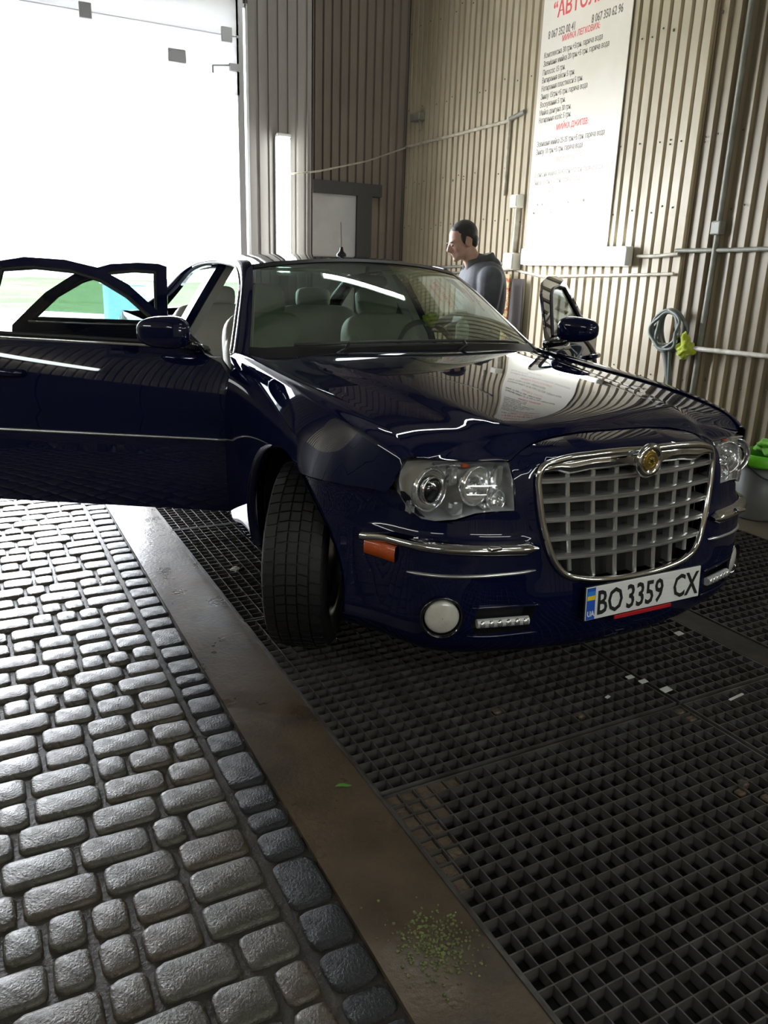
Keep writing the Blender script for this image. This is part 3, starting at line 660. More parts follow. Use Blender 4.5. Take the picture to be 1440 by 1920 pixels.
# ---- fascia with grille, fog and slot openings
gr_half = [(0,.866),(.08,.868),(.20,.864),(.33,.848),(.372,.832),(.386,.80),(.384,.74),(.372,.66),(.352,.585),(.325,.52),(.29,.482),(.23,.462),(.12,.450),(0,.447)]
def both_half(h): return [(SX(x) if x > 0 else 0.0, z) for x, z in h] + [(-SX(x), z) for x, z in h[::-1] if x > 0]
GRO = both_half(gr_half)
FOGX, FOGZ = .672, .350
def circ(x, z, r, n=20, k=1): return [(k*SX(x)+r*math.cos(2*math.pi*i/n), z+r*math.sin(2*math.pi*i/n)) for i in range(n)]
def slot(k): return [(k*s, z) for s, z in ((SX(.385),.385),(SX(.405),.300),(SX(.575),.292),(SX(.592),.33),(SX(.575),.385))]
seam_y = ARC - math.sqrt(ARR**2-(.712-ARZ)**2)
half = [(SX(x) if x else 0.0, float(hfz(x))-.0035) for x in np.linspace(0,.457,24)] + [(SX(.460),.79),(SX(.461),.694),(SX(.53),.692),(SX(.58),.688),(SX(.645),.664),(SX(.69),.654),(SX(.725),.658),(SX(.75),.682),(SX(.765),.72),(SX(.775),.732)]
half += [(s_of_y(.46),.722),(s_of_y(seam_y),.712)]
for a in range(118, 205, 8):
    yy, zz = arch(a)
    if yy < seam_y and zz > .215: half.append((s_of_y(yy), zz))
half += [(s_of_y(.505),.20),(SX(.80),.20),(SX(.6),.20),(SX(.3),.20),(0,.20)]
outer = half + [(-s, z) for s, z in half[::-1] if s > 0]
fascia = panel('front_bumper', outer, f_bump, PAINT, car, holes=[GRO, circ(FOGX,FOGZ,.066), circ(FOGX,FOGZ,.066,k=-1), slot(1), slot(-1)], step=.022, thick=.004)

# ---- hood
zc = ci([.17,.20,.235,.30,.40,.55,.80,1.1,1.46], [.900,.912,.928,.946,.962,.980,1.005,1.028,1.052])
def f_hood(x, y):
    x = np.asarray(x, float); y = np.asarray(y, float); a = np.abs(x)
    ze = zh(np.maximum(y, .26)); xe = xh(np.maximum(y, .26)); cx = .40 + .24*np.clip((y-.2)/1.25, 0, 1)   # crease
    def base1(y_, a):
        ze_ = zh(np.maximum(y_, .26)); xe_ = xh(np.maximum(y_, .26)); cx_ = .40 + .22*np.clip((y_-.2)/1.25, 0, 1)
        zcv = zc(y_); zcr = zcv - .012 - .008*np.clip((y_-.2)/1.2, 0, 1)
        u = a/cx_; v = np.clip((a-cx_)/np.maximum(xe_-cx_, .02), 0, 1.1)
        inner = zcv - (zcv-zcr)*np.clip(u,0,1)**2.5; outer_ = zcr + (ze_-zcr)*v**1.2 - .012*sstep(0,.22,v)*(1-v)
        return np.where(a < cx_, inner, outer_)
    def base(y_): return (base1(y_, np.abs(a-.035)) + 2*base1(y_, a) + base1(y_, np.minimum(a+.035, np.maximum(xh(np.maximum(y_,.26)), a))))/4
    fy = hfy(a); d = np.clip(y-fy, 0, 2)
    z = base(y) + (hfz(a)-base(fy))*np.exp(-(d/(.045+.05*sstep(.40,.5,a)))**1.25)
    return np.stack([x, y, z], -1)
hb = [(0,1.455),(.30,1.462),(.54,1.478),(.70,1.505),(.775,1.545)]
hs = [(float(xh(t)), t) for t in (1.5,1.35,1.17,1.0,.86,.7,.59,.5,.41,.36,.33,.295)]
hhalf = [(0,1.455)] + hb[1:] + hs + [(x, float(hfy(x))) for x in np.linspace(.735,0,40)]
hp = hhalf + [(-x, y) for x, y in hhalf[::-1] if x > 0]
hp2 = [];
for p in hp:
    if not hp2 or (abs(p[0]-hp2[-1][0])+abs(p[1]-hp2[-1][1])) > 1e-6: hp2.append(p)
hood = panel('hood', [(x*.996, y+.002) for x, y in hp2[::-1]], f_hood, PAINT, car, step=.020, thick=.003)
# black seal under the hood gaps
# ---- fenders
def f_fend(y, t):
    y = np.asarray(y, float); t = np.asarray(t, float); u = np.clip(-t/.07, 0, 1)
    a = np.stack([xh(y), y, zh(y)], -1); b = np.stack([xsh(y), y, zsh(y)], -1)
    top = b + (a-b)*u[...,None] + np.stack([0*y, 0*y, .006*np.sin(np.pi*u)], -1)
    sd = f_side(y, zsh(y)-np.maximum(t,0)); return np.where((t <= 0)[...,None], top, sd)
def T(y, z): return (y, float(zsh(y))-z)
fp = [(yy,-.07) for yy in (.266,.30,.36,.45,.6,.8,1.0,1.2,1.4,1.56)] + [(1.66,-.045),(1.735,-.004),(1.665,.030),(1.640,.08),T(1.630,.7),T(1.630,.275),T(1.45,.262),T(1.322,.262)]
for a in range(-8, 125, 6):
    q = arch(a)
    if q[0] > seam_y: fp.append(T(*q))
fp += [T(seam_y,.716),T(.46,.727),T(.31,.737),T(.288,.78),T(.270,.82),(.264,-.03)]
for k in (1,-1): panel('fender', fp, f_fend, PAINT, car, step=.03, thick=.008, mirror=(k < 0), flip=False)
# wheel arch lip flange and liner
def archring(yc, k, a0, a1):
    P = []
    for a in np.linspace(a0, a1, 28):
        yy = yc + ARR*math.cos(R(a)); zz = ARZ + ARR*math.sin(R(a)); x = float(side_x(yy, min(zz, .9)))
        if yc < 2 and yy < .60: x = float(np.interp(yy, _bp[100:,1], _bp[100:,0]))
        dy, dz = math.cos(R(a)), math.sin(R(a))
        P.append([(k*(x+.004), yy+dy*.004, zz+dz*.004), (k*(x-.002), yy-dy*.014, zz-dz*.014), (k*(x-.03), yy-dy*.016, zz-dz*.016), (k*(x-.07), yy-dy*.01, zz-dz*.01), (k*(x-.075), yy+dy*.02, zz+dz*.02), (k*.50, yy+dy*.02, zz+dz*.02)])
    return P
for k in (1,-1):
    for yc in (ARC, 3.95):
        P = np.array(archring(yc, k, -14, 194))
        MB().grid(P[:,:3]).mk('arch_lip', PAINT, car, smooth=True); m = MB().grid(P[:,3:])
        m.add([tuple(P[i,5]) for i in range(28)] , [tuple(range(28))]); m.mk('arch_liner', BLACK, car)

# ---- windscreen, cowl
def f_ws(a, b):
    a = np.asarray(a, float); b = np.asarray(b, float); q = np.abs(a)**2.2
    lo = np.stack([.800*a, 1.462+.20*q, 1.052-.036*q], -1); hi = np.stack([.588*a, 2.125+.088*q, 1.452-.046*q], -1)
    n = np.array([0,-.50,.86]); return lo + (hi-lo)*b[...,None] + n*(.075*b*(1-b))[...,None]
wsp = [(-1,0),(1,0),(1,1),(-1,1)]
panel('windscreen', [(-.985,.03),(.985,.03),(.98,.985),(-.98,.985)], f_ws, GLASS, car, step=.07, thick=.004)
fr = MB()
def strip(f, pts, w2, n=24): pass
panel('windscreen_seal', [(-1.0,-.035),(1.0,-.035),(1.0,.075),(.93,.058),(.5,.05),(0,.05),(-.5,.05),(-.93,.058),(-1.0,.075)], lambda a, b: f_ws(a, b)+np.array([0,-.0015,.003]), BLACK, car, step=.05, thick=.004)
panel('windscreen_header', [(-1.0,.955),(-.5,.965),(0,.968),(.5,.965),(1.0,.955),(1.0,1.01),(-1.0,1.01)], lambda a, b: f_ws(a, b)+np.array([0,-.0015,.003]), BLACK, car, step=.05, thick=.004)
cw = []
for a in np.linspace(-1,1,33):
    p = f_ws(np.array([a]), np.array([0.0]))[0]; cw.append([(p[0]*.98, p[1]-.065+.02*abs(a), p[2]-.028), (p[0], p[1]-.03, p[2]-.032), (p[0], p[1]+.02, p[2]-.012), (p[0], p[1]+.06, p[2]-.06)])
MB().grid(cw).mk('cowl', BLACK, car, smooth=True)
for x0, x1, yy in ((-.62,.05,.02),(.0,.66,.02)):
    P = [tuple(f_ws(np.array([t/.8]), np.array([.035+.05*math.sin((t-x0)/(x1-x0)*math.pi)*0+ .02]))[0] + np.array([0,-.012,.012])) for t in np.linspace(x0, x1, 12)]
    wp = MB().tube(P, .007, 6).mk('wiper', BLACK, car); MB().tube([P[4], (P[2][0]+.1,P[2][1]-.04,P[2][2]-.02), (x0+.15,1.44+.05*abs(x0),1.03)], .008, 6).mk('wiper_arm', BLACK, wp)

# ---- A pillars and roof rails, roof, rear glass
rail_out = [(.862,1.735,1.010),(.775,1.93,1.155),(.680,2.16,1.320),(.640,2.34,1.392),(.632,2.6,1.420),(.636,2.9,1.424),(.636,3.2,1.405),(.645,3.5,1.355),(.70,3.85,1.22),(.79,4.2,1.10)]
rail_in = [(.800,1.66,1.018),(.722,1.86,1.160),(.640,2.08,1.318),(.592,2.225,1.408),(.592,2.6,1.438),(.592,2.9,1.442),(.585,3.2,1.432),(.575,3.5,1.395),(.60,3.85,1.26),(.64,4.2,1.115)]
ro = crv(rail_out, 60); ri = crv(rail_in, 60)
PILLAR = pm('pillar_paint', (.006,.008,.028), .2, metal=.3, coat=1.0)
for k in (1,-1):
    P = []
    for a, b in zip(ro, ri):
        m = (a+b)/2 + np.array([.012,-.006,.012]); P.append([(k*p[0],p[1],p[2]) for p in (b-np.array([.0,0,.0]), b*.75+m*.25+np.array([.002,0,.004]), m, a*.75+m*.25+np.array([.006,0,.002]), a, a-np.array([.035,0,.012]), b-np.array([.01,-.01,.045]), b-np.array([.0,0,.0]))])
    MB().grid(P).mk('roof_pillar', PAINT, car, smooth=True)
    rr = [(k*(p[0]-.012), p[1]+.012, p[2]-.004) for p in ro[:38]]
    MB().tube(rr, .010, 6).mk('door_seal', RUBBER, car, smooth=True)
    MB().tube([(k*(p[0]+.004), p[1]-.004, p[2]+.004) for p in ro[:22]], .006, 6).mk('pillar_trim', CHROME, car, smooth=True)
zr = ci([2.12,2.3,2.6,2.9,3.2,3.45,3.62], [1.452,1.470,1.482,1.484,1.474,1.450,1.420])
def f_roof(x, y):
    x = np.asarray(x, float); y = np.asarray(y, float); a = np.abs(x)/.595; edge = ci([2.12,2.3,2.6,2.9,3.2,3.62],[1.404,1.418,1.438,1.442,1.430,1.380])(y)
    zz = zr(y); return np.stack([x, y + 0*x, zz - (zz-edge)*np.clip(a,0,1.1)**2.6], -1)
rp = [(-.592,2.225)] + [(.588*t, 2.128+.09*abs(t)**2.2) for t in np.linspace(-.95,.95,13)] + [(.592,2.225),(.592,2.9),(.585,3.2),(.572,3.5),(.40,3.56),(0,3.58),(-.40,3.56),(-.572,3.5),(-.585,3.2),(-.592,2.9)]
panel('roof', rp, f_roof, PAINT, car, step=.05, thick=.012)
HEADL = pm('headliner', (.42,.41,.38), .9)
panel('headliner', [(-.57,2.30),(.57,2.30),(.56,3.45),(-.56,3.45)], lambda x, y: f_roof(x, y)-np.array([0,0,.035]), HEADL, car, step=.12, thick=.006)
def f_rg(a, b):
    a = np.asarray(a, float); b = np.asarray(b, float); q = a*a
    lo = np.stack([.66*a, 4.30-.10*q, 1.105-.01*q], -1); hi = np.stack([.575*a, 3.57-.07*q, 1.424-.035*q], -1)
    return lo+(hi-lo)*b[...,None]+np.array([0,.4,.86])*(.06*b*(1-b))[...,None]
panel('rear_window', [(-1,0),(1,0),(1,1),(-1,1)], f_rg, SIDEGLASS, car, step=.12, thick=.004, flip=True)
an = MB().lathe([(.0,.0),(.030,.0),(.028,.012),(.012,.028),(.008,.05),(.0,.055)], 14, Matrix.Translation((.03,2.50,float(zr(2.5))-.004))).mk('antenna', BLACK, car, smooth=True)
MB().tube([(.03,2.50,1.515),(.025,2.49,1.56),(.005,2.46,1.655)], [.006,.005,.003], 6).mk('antenna_rod', SATIN, an)

# ---- rear body: quarter panels, deck, rear bumper
rar = lambda a: (3.95 + ARR*math.cos(R(a)), ARZ + ARR*math.sin(R(a)))
qp = [(3.62,float(zsh(3.62))+.02),(4.0,1.075),(4.5,1.07),(4.9,1.05),(4.95,.9),(4.95,.55),(4.80,.25)] + [(4.40,.25)] + [rar(a) for a in range(-6,140,8)] + [(3.60,.75)]
for k in (1,-1):
    panel('quarter_panel', qp[::-1], lambda y, z: f_side(y, np.minimum(z, zsh(y)+0*z)), PAINT, car, step=.05, thick=.008, mirror=(k < 0), flip=False)
dk = []
for x in np.linspace(-1,1,25):
    q = abs(x)**2.5; dk.append([(x*.845,4.20+.04*(1-q),1.108-.035*q),(x*.845,4.45,1.105-.04*q),(x*.83,4.75,1.09-.045*q),(x*.79,4.93-.06*q,1.055-.04*q),(x*.79,4.975-.10*q,.98-.01*q),(x*.79,4.97-.10*q,.72)])
o = MB().grid(dk).mk('boot_lid', PAINT, car, smooth=True)
rb = []
for x in np.linspace(-1,1,31):
    q = abs(x)**3; rb.append([(x*.80,4.95-.10*q,.74),(x*.86,5.0-.13*q,.70),(x*.90,5.02-.16*q,.6),(x*.90,5.02-.16*q,.42),(x*.87,4.98-.15*q,.28),(x*.8,4.9-.14*q,.24)])
MB().grid(rb).mk('rear_bumper', PAINT, car, smooth=True)
TAIL = pm('tail_red', (.35,.01,.01), .2, coat=.6)
for k in (1,-1): MB().rbox((k*.74-.09,4.86,.74),(k*.74+.09,4.965,.99), .03).mk('tail_lamp', TAIL, car)
# sills, floor pan, underbody
for k in (1,-1):
    P = [[(k*(float(side_x(y,.30))-.004),y,.315),(k*(float(side_x(y,.28))-.008),y,.26),(k*(float(side_x(y,.28))-.05),y,.205),(k*.70,y,.20),(k*.70,y,.33),(k*(float(side_x(y,.30))-.05),y,.345),(k*(float(side_x(y,.30))-.004),y,.315)] for y in np.linspace(1.32,3.53,18)]
    MB().grid(P).mk('sill', PAINT, car, smooth=True)
MB().box((-.74,1.30,.20),(.74,4.9,.27)).box((-.48,.30,.20),(.48,1.35,.30)).mk('underbody', BLACK, car)
MB().box((-.80,1.42,.27),(.80,1.50,1.0)).mk('firewall', DASH, car)
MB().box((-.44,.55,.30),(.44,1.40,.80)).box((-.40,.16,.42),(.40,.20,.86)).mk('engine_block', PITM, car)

# ---- wheels
TYR = .362
def wheel(cx, cy, steer):
    k = 1 if cx > 0 else -1
    c = Vector((cx, cy, FZ+TYR))
    I = Matrix.Rotation(math.pi/2, 4, 'Y')      # lathe axis -> x
    prof = [(.232,-.098),(.26,-.112),(.31,-.117),(.336,-.110),(.350,-.096),(.3525,-.08),(.3525,.08),(.350,.096),(.336,.110),(.31,.117),(.26,.112),(.232,.098)]
    m = MB().lathe(prof, 56, I); o = mk('wheel', np.array(m.v)+np.array(c), m.f, RUBBER, car, org=c, smooth=True); WO[o.name] = c
    tb = MB()
    for ri_, (x0, x1) in enumerate(((-.101,-.064),(-.058,-.022),(-.017,.017),(.022,.058),(.064,.101))):
        N = 52 if ri_ in (0,4) else 60
        for i in range(N):
            a0 = 2*math.pi*(i+.06+.17*ri_)/N; a1 = 2*math.pi*(i+.90+.17*ri_)/N; sk = .02*(1 if ri_ < 2 else -1 if ri_ > 2 else 0)
            V = []
            for rr in (.350,.3615 if ri_ in (1,2,3) else .359):
                for x, aa, dd in ((x0,a0,0),(x1,a0,sk),(x1,a1,sk),(x0,a1,0)):
                    r2 = rr - (.005 if abs(x) > .095 else 0); V.append((c.x+x, c.y+r2*math.sin(aa+dd), c.z+r2*math.cos(aa+dd)))
            tb.add(V, [(0,3,2,1),(4,5,6,7),(0,1,5,4),(1,2,6,5),(2,3,7,6),(3,0,4,7)])
    tb.mk('tread', RUBBER, o)
    rm = MB().lathe([(.236,-.10),(.222,-.095),(.212,-.05),(.205,.05),(.215,.098),(.238,.103),(.236,.11),(.225,.112)], 40, Matrix.Translation(c) @ Matrix.Rotation(k*math.pi/2, 4, 'Y'))
    rm.mk('rim', ALLOY, o, smooth=True)
    sp = MB()
    for i in range(7):
        A = 2*math.pi*i/7
        M = Matrix.Translation(c) @ Matrix.Rotation(k*math.pi/2,4,'Y') @ Matrix.Rotation(A,4,'Z')
        sp.rbox((.04,-.022,.055),(.222,.022,.092), .008, M, 1)
    sp.mk('spokes', ALLOY, o)
    hb_ = MB().lathe([(0,.10),(.03,.10),(.055,.09),(.06,.05),(.0,.04)], 20, Matrix.Translation(c) @ Matrix.Rotation(k*math.pi/2,4,'Y')); hb_.mk('hub_cap', CHROME, o, smooth=True)
    MB().lathe([(.0,0),(.15,0),(.15,.02),(0,.02)], 30, Matrix.Translation(c) @ Matrix.Rotation(k*math.pi/2,4,'Y')).mk('brake_disc', SATIN, o)
    o.rotation_euler = (0,0,steer)
    return o
wheel(-.815, .90, R(-33)); wheel(.815, .90, R(-31)); wheel(-.815, 3.95, 0); wheel(.815, 3.95, 0)
# ================================================================== CAR FRONT DETAIL
def FB(x, z, off=0.0):
    s = math.copysign(SX(abs(x)), x) if x else 0.0
    return f_bump(np.array([s]), np.array([z]), off)[0]
# grille frame: chrome tube following the opening, wide at the top
def loop_pts(h, off):
    L = [FB(x, z, off) for x, z in h]; Rr = [FB(-x, z, off) for x, z in h[::-1] if x > 0]; return L + Rr
gp = np.array(loop_pts(gr_half, .006)); gp = np.vstack([gp, gp[:1]]); gp = crv(gp, 140)
def grille_y(x, z):   # the plane the bars lie in
    return float(FB(x, z, 0)[1]) + .006
gx = ci([.447,.462,.482,.52,.585,.66,.74,.80,.832,.848,.864], [.12,.23,.29,.325,.352,.372,.384,.386,.372,.33,.20])
grl = MB().tube(gp, .0125, 10, caps=False).mk('grille', CHROME, car, smooth=True)
# top chrome band with wings
tb = []
for x in np.linspace(-.375,.375,41):
    a = abs(x); zt = float(np.interp(a, [0,.08,.20,.33,.372], [.872,.872,.868,.852,.834])); hgt = .056 if a < .28 else .056*(1-(a-.28)/.14)
    zb = zt - hgt; y0 = grille_y(x, zt) ; row = []
    for t in np.linspace(0,1,13):
        bulge = math.sin(math.pi*t)*.016 - .004*(1 if (.36 < t < .44 or .66 < t < .74) else 0)
        row.append((x, y0 - .010 - bulge, zt-(zt-zb)*t))
    row.append((x, y0+.015, zb)); tb.append(row)
MB().grid(tb).mk('grille_band', CHROME, grl, smooth=True)
for i, z in enumerate((.785,.722,.660,.598,.537)):
    hw = float(gx(z))-.004; P0 = []
    for x in np.linspace(-hw, hw, 25):
        y0 = grille_y(x, z); P0.append([(x,y0+.045,z-.010),(x,y0+.004,z-.0105),(x,y0-.008,z-.008),(x,y0-.008,z-.0018),(x,y0-.003,z),(x,y0-.008,z+.0018),(x,y0-.008,z+.008),(x,y0+.004,z+.0105),(x,y0+.045,z+.010)])
    MB().grid(P0).mk('horizontal_bar', SATIN, grl, smooth=False)
for j in range(7):
    x = (j-3)*.0935; zt = float(np.interp(abs(x), [0,.2,.33], [.84,.835,.825])); zb = float(np.interp(abs(x), [0,.12,.23,.29,.33], [.452,.455,.468,.49,.535]))
    P0 = []
    for z in np.linspace(zb, zt, 16):
        y0 = grille_y(x, z)+.004; xx = x*(.93+.07*(z-zb)/(zt-zb)); P0.append([(xx-.008,y0+.03,z),(xx-.008,y0,z),(xx-.0055,y0-.005,z),(xx+.0055,y0-.005,z),(xx+.008,y0,z),(xx+.008,y0+.03,z)])
    MB().grid(P0).mk('vertical_bar', SATIN, grl)
bk = []
for z in np.linspace(.43,.87,8): bk.append([(x, grille_y(x*.9, min(max(z,.45),.86))+.075, z) for x in np.linspace(-.40,.40,9)])
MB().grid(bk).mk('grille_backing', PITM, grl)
# emblem
c = FB(0,.838); Me = Matrix.Translation((0, c[1]-.028, .838)) @ Matrix.Rotation(math.pi/2, 4, 'X')
em = MB().lathe([(.0,.0),(.056,.0),(.058,.008),(.050,.016),(.040,.018),(.036,.012),(.0,.012)], 32, Me).mk('emblem', CHROME, grl, smooth=True)
# gold seal with a notched edge and raised centre
n = 36; sv = [(.031*(1 if i % 2 else .955)*math.cos(2*math.pi*i/n), .031*(1 if i % 2 else .955)*math.sin(2*math.pi*i/n)) for i in range(n)]
q = MB().prism(sv, .012, .0155, Me); q.lathe([(.024,.0155),(.024,.0175),(.021,.0175),(.021,.0155)], 24, Me)
for a in range(4): q.rbox((-.014,-.004,.0155),(.014,.004,.019), .002, Me @ Matrix.Rotation(R(45*a),4,'Z'), 1)
q.mk('seal', GOLD, grl)
for k in (-1,1):
    P0 = [[(k*(.04+.10*t), c[1]-.030+.012*t, .838+.012*(1-t)*s + .010*t) for s in (-1.6,-.5,.5,1.6)] for t in np.linspace(0,1,8)]
    MB().grid(P0).mk('emblem_wing', CHROME, grl, smooth=True)

# headlamps
def f_head(k):
    def f(x, z):
        x = np.asarray(x, float); z = np.asarray(z, float)
        y = np.interp(x, [.44,.50,.56,.62,.68,.72,.75,.775], [.086,.098,.113,.138,.176,.212,.252,.305]); y = y + ci([.64,.69,.74,.80,.848],[.014,.006,.012,.034,.066])(z)
        return np.stack([k*x, y, z], -1)
    return f
HO = [(.4605,.838),(.4615,.79),(.4625,.697),(.53,.698),(.585,.693),(.64,.671),(.69,.661),(.722,.664),(.747,.686),(.762,.725),(.764,.770),(.757,.805),(.742,.832),(.70,.842),(.60,.843),(.52,.842)]
for k in (1,-1):
    fh = f_head(k)
    lens = panel('headlamp', HO[::-1] if k > 0 else HO[::-1], fh, LENS, car, step=.022, thick=.003, flip=(k > 0))
    # housing tray behind the lens
    hv = fh(np.array([p[0] for p in HO]), np.array([p[1] for p in HO])); n = len(HO); back = hv*np.array([.97,1,1]) + np.array([0,.10,0]); back[:,2] = .752+(back[:,2]-.752)*.92
    m = MB().add(np.vstack([hv, back]), [(i,(i+1)%n,n+(i+1)%n,n+i) for i in range(n)] + [tuple(range(n,2*n))]); m.mk('housing', LAMPGREY, lens)
    def bowl(x, z, r, dep, name, mat, ysh_=.03):
        p = fh(np.array([x]), np.array([z]))[0]
        M = Matrix.Translation((p[0], p[1]+ysh_, p[2])) @ Matrix.Rotation(k*R(-14), 4, 'Z') @ Matrix.Rotation(math.pi/2, 4, 'X')
        b_ = MB().lathe([(r*1.08,-.004),(r*1.06,.008),(r,.010),(r*.96,.0)] + [(r*.96*math.cos(t), -dep*math.sin(t)) for t in np.linspace(.1,1.5,9)], 32, M); b_.mk(name, mat, lens, smooth=True); return M
    M = bowl(.690,.752,.066,.05,'low_beam_bowl', REFLECTOR, .034)
    MB().lathe([(.046,-.006),(.046,.012),(.040,.016),(.038,.006)], 28, M).mk('projector_ring', CHROME, lens, smooth=True)
    MB().lathe([(.038,-.004)]+[(.038*math.cos(t), .004+.022*math.sin(t)) for t in np.linspace(0,1.5,8)], 28, M).mk('projector_lens', FOGLENS if False else GLOSSBLACK, lens, smooth=True)
    M = bowl(.563,.768,.060,.055,'high_beam_bowl', REFLECTOR, .036)
    MB().lathe([(.0,-.02),(.012,-.02),(.012,.0),(.0,.006)], 14, M).mk('bulb', CHROME, lens, smooth=True)
    M = bowl(.505,.722,.034,.03,'turn_bowl', REFLECTOR, .030)
    p = fh(np.array([.585]), np.array([.826]))[0]; MB().ell((p[0],p[1]+.03,p[2]), (.016,.012,.008), n=10, m=6).mk('amber_bulb', AMBER, lens, smooth=True)
    # faceted trim between bowls
    for (x, z, w, h) in ((.628,.80,.016,.03),(.625,.70,.02,.022),(.49,.79,.012,.04),(.53,.707,.03,.007),(.60,.833,.09,.004),(.735,.69,.012,.02)):
        p = fh(np.array([x]), np.array([z]))[0]; MB().rbox((p[0]-w,p[1]+.018,p[2]-h),(p[0]+w,p[1]+.05,p[2]+h), .006, None, 1).mk('lamp_trim', REFLECTOR, lens)

# chrome bumper strips, washer jets, side markers
def ribbon(k, xs_end, zf, hh, out, name, mat, y_end=None, n=40):
    s0 = SX(xs_end); s1 = s_of_y(y_end) if y_end else SX(.74); P0 = []
    for s in np.linspace(s0, s1, n):
        t = (s-s0)/(s1-s0); z = zf(t); h = hh(t); row = []
        for a in np.linspace(-1,1,9):
            w = math.sqrt(max(0,1-a*a*.96)); row.append(f_bump(np.array([k*s]), np.array([z+a*h]), out*w-.003)[0])
        P0.append(row)
    o = MB().grid(P0).mk(name, mat, car, smooth=True); return o
for k in (1,-1):
    st = ribbon(k, .398, lambda t: .580+.004*math.sin(t*3)-.016*sstep(.8,1,t), lambda t: .024*(1-.25*t)*min(1,.35+t*12), .028, 'bumper_strip', CHROME, y_end=.415)
    p = FB(k*.545,.592,.030); MB().rbox((p[0]-.022,p[1]-.010,p[2]-.004),(p[0]+.022,p[1]+.012,p[2]+.010), .005).mk('washer_jet', CHROME, st)
    ribbon(k, .392, lambda t: .503-.018*t, lambda t: .0065*min(1,.3+t*10)*min(1,.3+(1-t)*10), .009, 'lower_strip', SATIN, y_end=.245)
    mk_ = []
    for s in np.linspace(s_of_y(.285), s_of_y(.405), 8): mk_.append([f_bump(np.array([k*s]), np.array([z]), o_)[0] for z, o_ in ((.505,.0),(.507,.010),(.535,.012),(.556,.010),(.558,.0))])
    MB().grid(mk_).mk('side_marker', AMBER, car, smooth=True)
    # fog lamp
    p = FB(k*FOGX, FOGZ); ang = math.atan2(FB(k*(FOGX+.03),FOGZ)[1]-FB(k*(FOGX-.03),FOGZ)[1], .06*k)
    M = Matrix.Translation(p) @ Matrix.Rotation(k*R(24), 4, 'Z') @ Matrix.Rotation(math.pi/2, 4, 'X')
    fg = MB().lathe([(.072,.004),(.070,.010),(.064,.008),(.060,-.03),(.056,-.05),(0,-.055)], 32, M).mk('fog_lamp', GLOSSBLACK, car, smooth=True)
    M2 = M @ Matrix.Translation((0,0,-.004))
    MB().lathe([(.056,-.03),(.056,.0)]+[(.056*math.cos(t), .014*math.sin(t)) for t in np.linspace(.15,1.55,8)], 32, M2).mk('fog_lens', FOGLENS, fg, smooth=True)
    # slot recess with running lights
    q = [FB(k*x, z) for x, z in ((.385,.385),(.405,.300),(.575,.292),(.592,.33),(.575,.385))]; b2 = [v+np.array([0,.05,0]) for v in q]
    rc = MB().add(q+b2, [(i,(i+1)%5,5+(i+1)%5,5+i) for i in range(5)]+[(5,6,7,8,9)]).mk('lower_slot', BLACK, car)
    a0, a1 = FB(k*.41,.338,.002), FB(k*.575,.334,.002)
    MB().tube([a0,a1], .015, 10).mk('running_light', LAMPGREY, rc)
    for i in range(6):
        pp = a0+(a1-a0)*(i+.5)/6; MB().ell((pp[0],pp[1]-.010,pp[2]), (.0125,.008,.0125), n=12, m=8).mk('led', REFLECTOR, rc, smooth=True)
    P0 = [FB(k*x, z, .004) for x, z in ((.375,.292),(.45,.288),(.53,.286),(.60,.288))]; MB().tube(crv(P0, 12), .005, 6).mk('slot_lip', PAINT, rc, smooth=True)
    P0 = [FB(k*x, z, .004) for x, z in ((.375,.388),(.45,.39),(.53,.39),(.59,.388))]; MB().tube(crv(P0, 12), .005, 6).mk('slot_lip', PAINT, rc, smooth=True)

# licence plate
PY = -.030
M = Matrix.Translation((.018, PY, .391)) @ Matrix.Rotation(R(-4), 4, 'X') @ Matrix.Rotation(math.pi/2, 4, 'X')   # local x right, y up, z towards viewer
pl = MB().rbox((-.262,-.058,-.010),(.262,.058,-.002), .004, M).mk('licence_plate', BLACK, car)
MB().rbox((-.260,-.056,-.004),(.260,.056,0), .003, M).mk('plate_face', WHITE, pl)
MB().box((-.258,-.054,0),(-.222,.054,.0006), M).mk('plate_band', PBLUE, pl)
MB().box((-.256,.012,.0007),(-.224,.027,.0011), M).mk('flag_yellow', PYEL, pl); MB().box((-.256,.027,.0007),(-.224,.042,.0011), M).mk('flag_blue', pm('flag_blue', (.03,.25,.75), .4), pl)
def ptext(txt, x, y, size, mat, bold, sx=1.0, name='plate_text', sh=0.0):
    V, F = text_mesh(txt, size, 'LEFT', bold, sh); V = V*np.array([sx,1,1]); V[:,2] += .0012
    mk(name, [tuple(M @ Vector((v[0]+x, v[1]+y, v[2]))) for v in V], F, mat, pl)
ptext('UA', -.2545, -.043, .026, WHITE, .0006, .85)
ptext('BO', -.216, -.041, .116, INK, .0016, .72); ptext('3359', -.088, -.041, .116, INK, .0016, .74); ptext('CX', .128, -.041, .116, INK, .0016, .74)
MB().rbox((-.13,-.074,-.008),(.13,-.060,-.001), .002, M).mk('plate_strip', PRED, pl)
for i in range(7): MB().box((-.222,-.048+i*.014,.0001),(.258,-.0475+i*.014,.0004), M).mk('plate_line', pm('plate_line', (.60,.60,.58), .4), pl)
# hood badge star-like ornament base and fender badge
tow = FB(.03,.40)
# fender repeater / badge area
for k in (-1,1):
    p = np.array([k*(float(side_x(1.60,.80))+.002),1.60,.80])
    MB().rbox((p[0]-.004,p[1]-.012,p[2]-.018),(p[0]+.004,p[1]+.012,p[2]+.018), .002).mk('hinge_sticker', PIPEM, car)
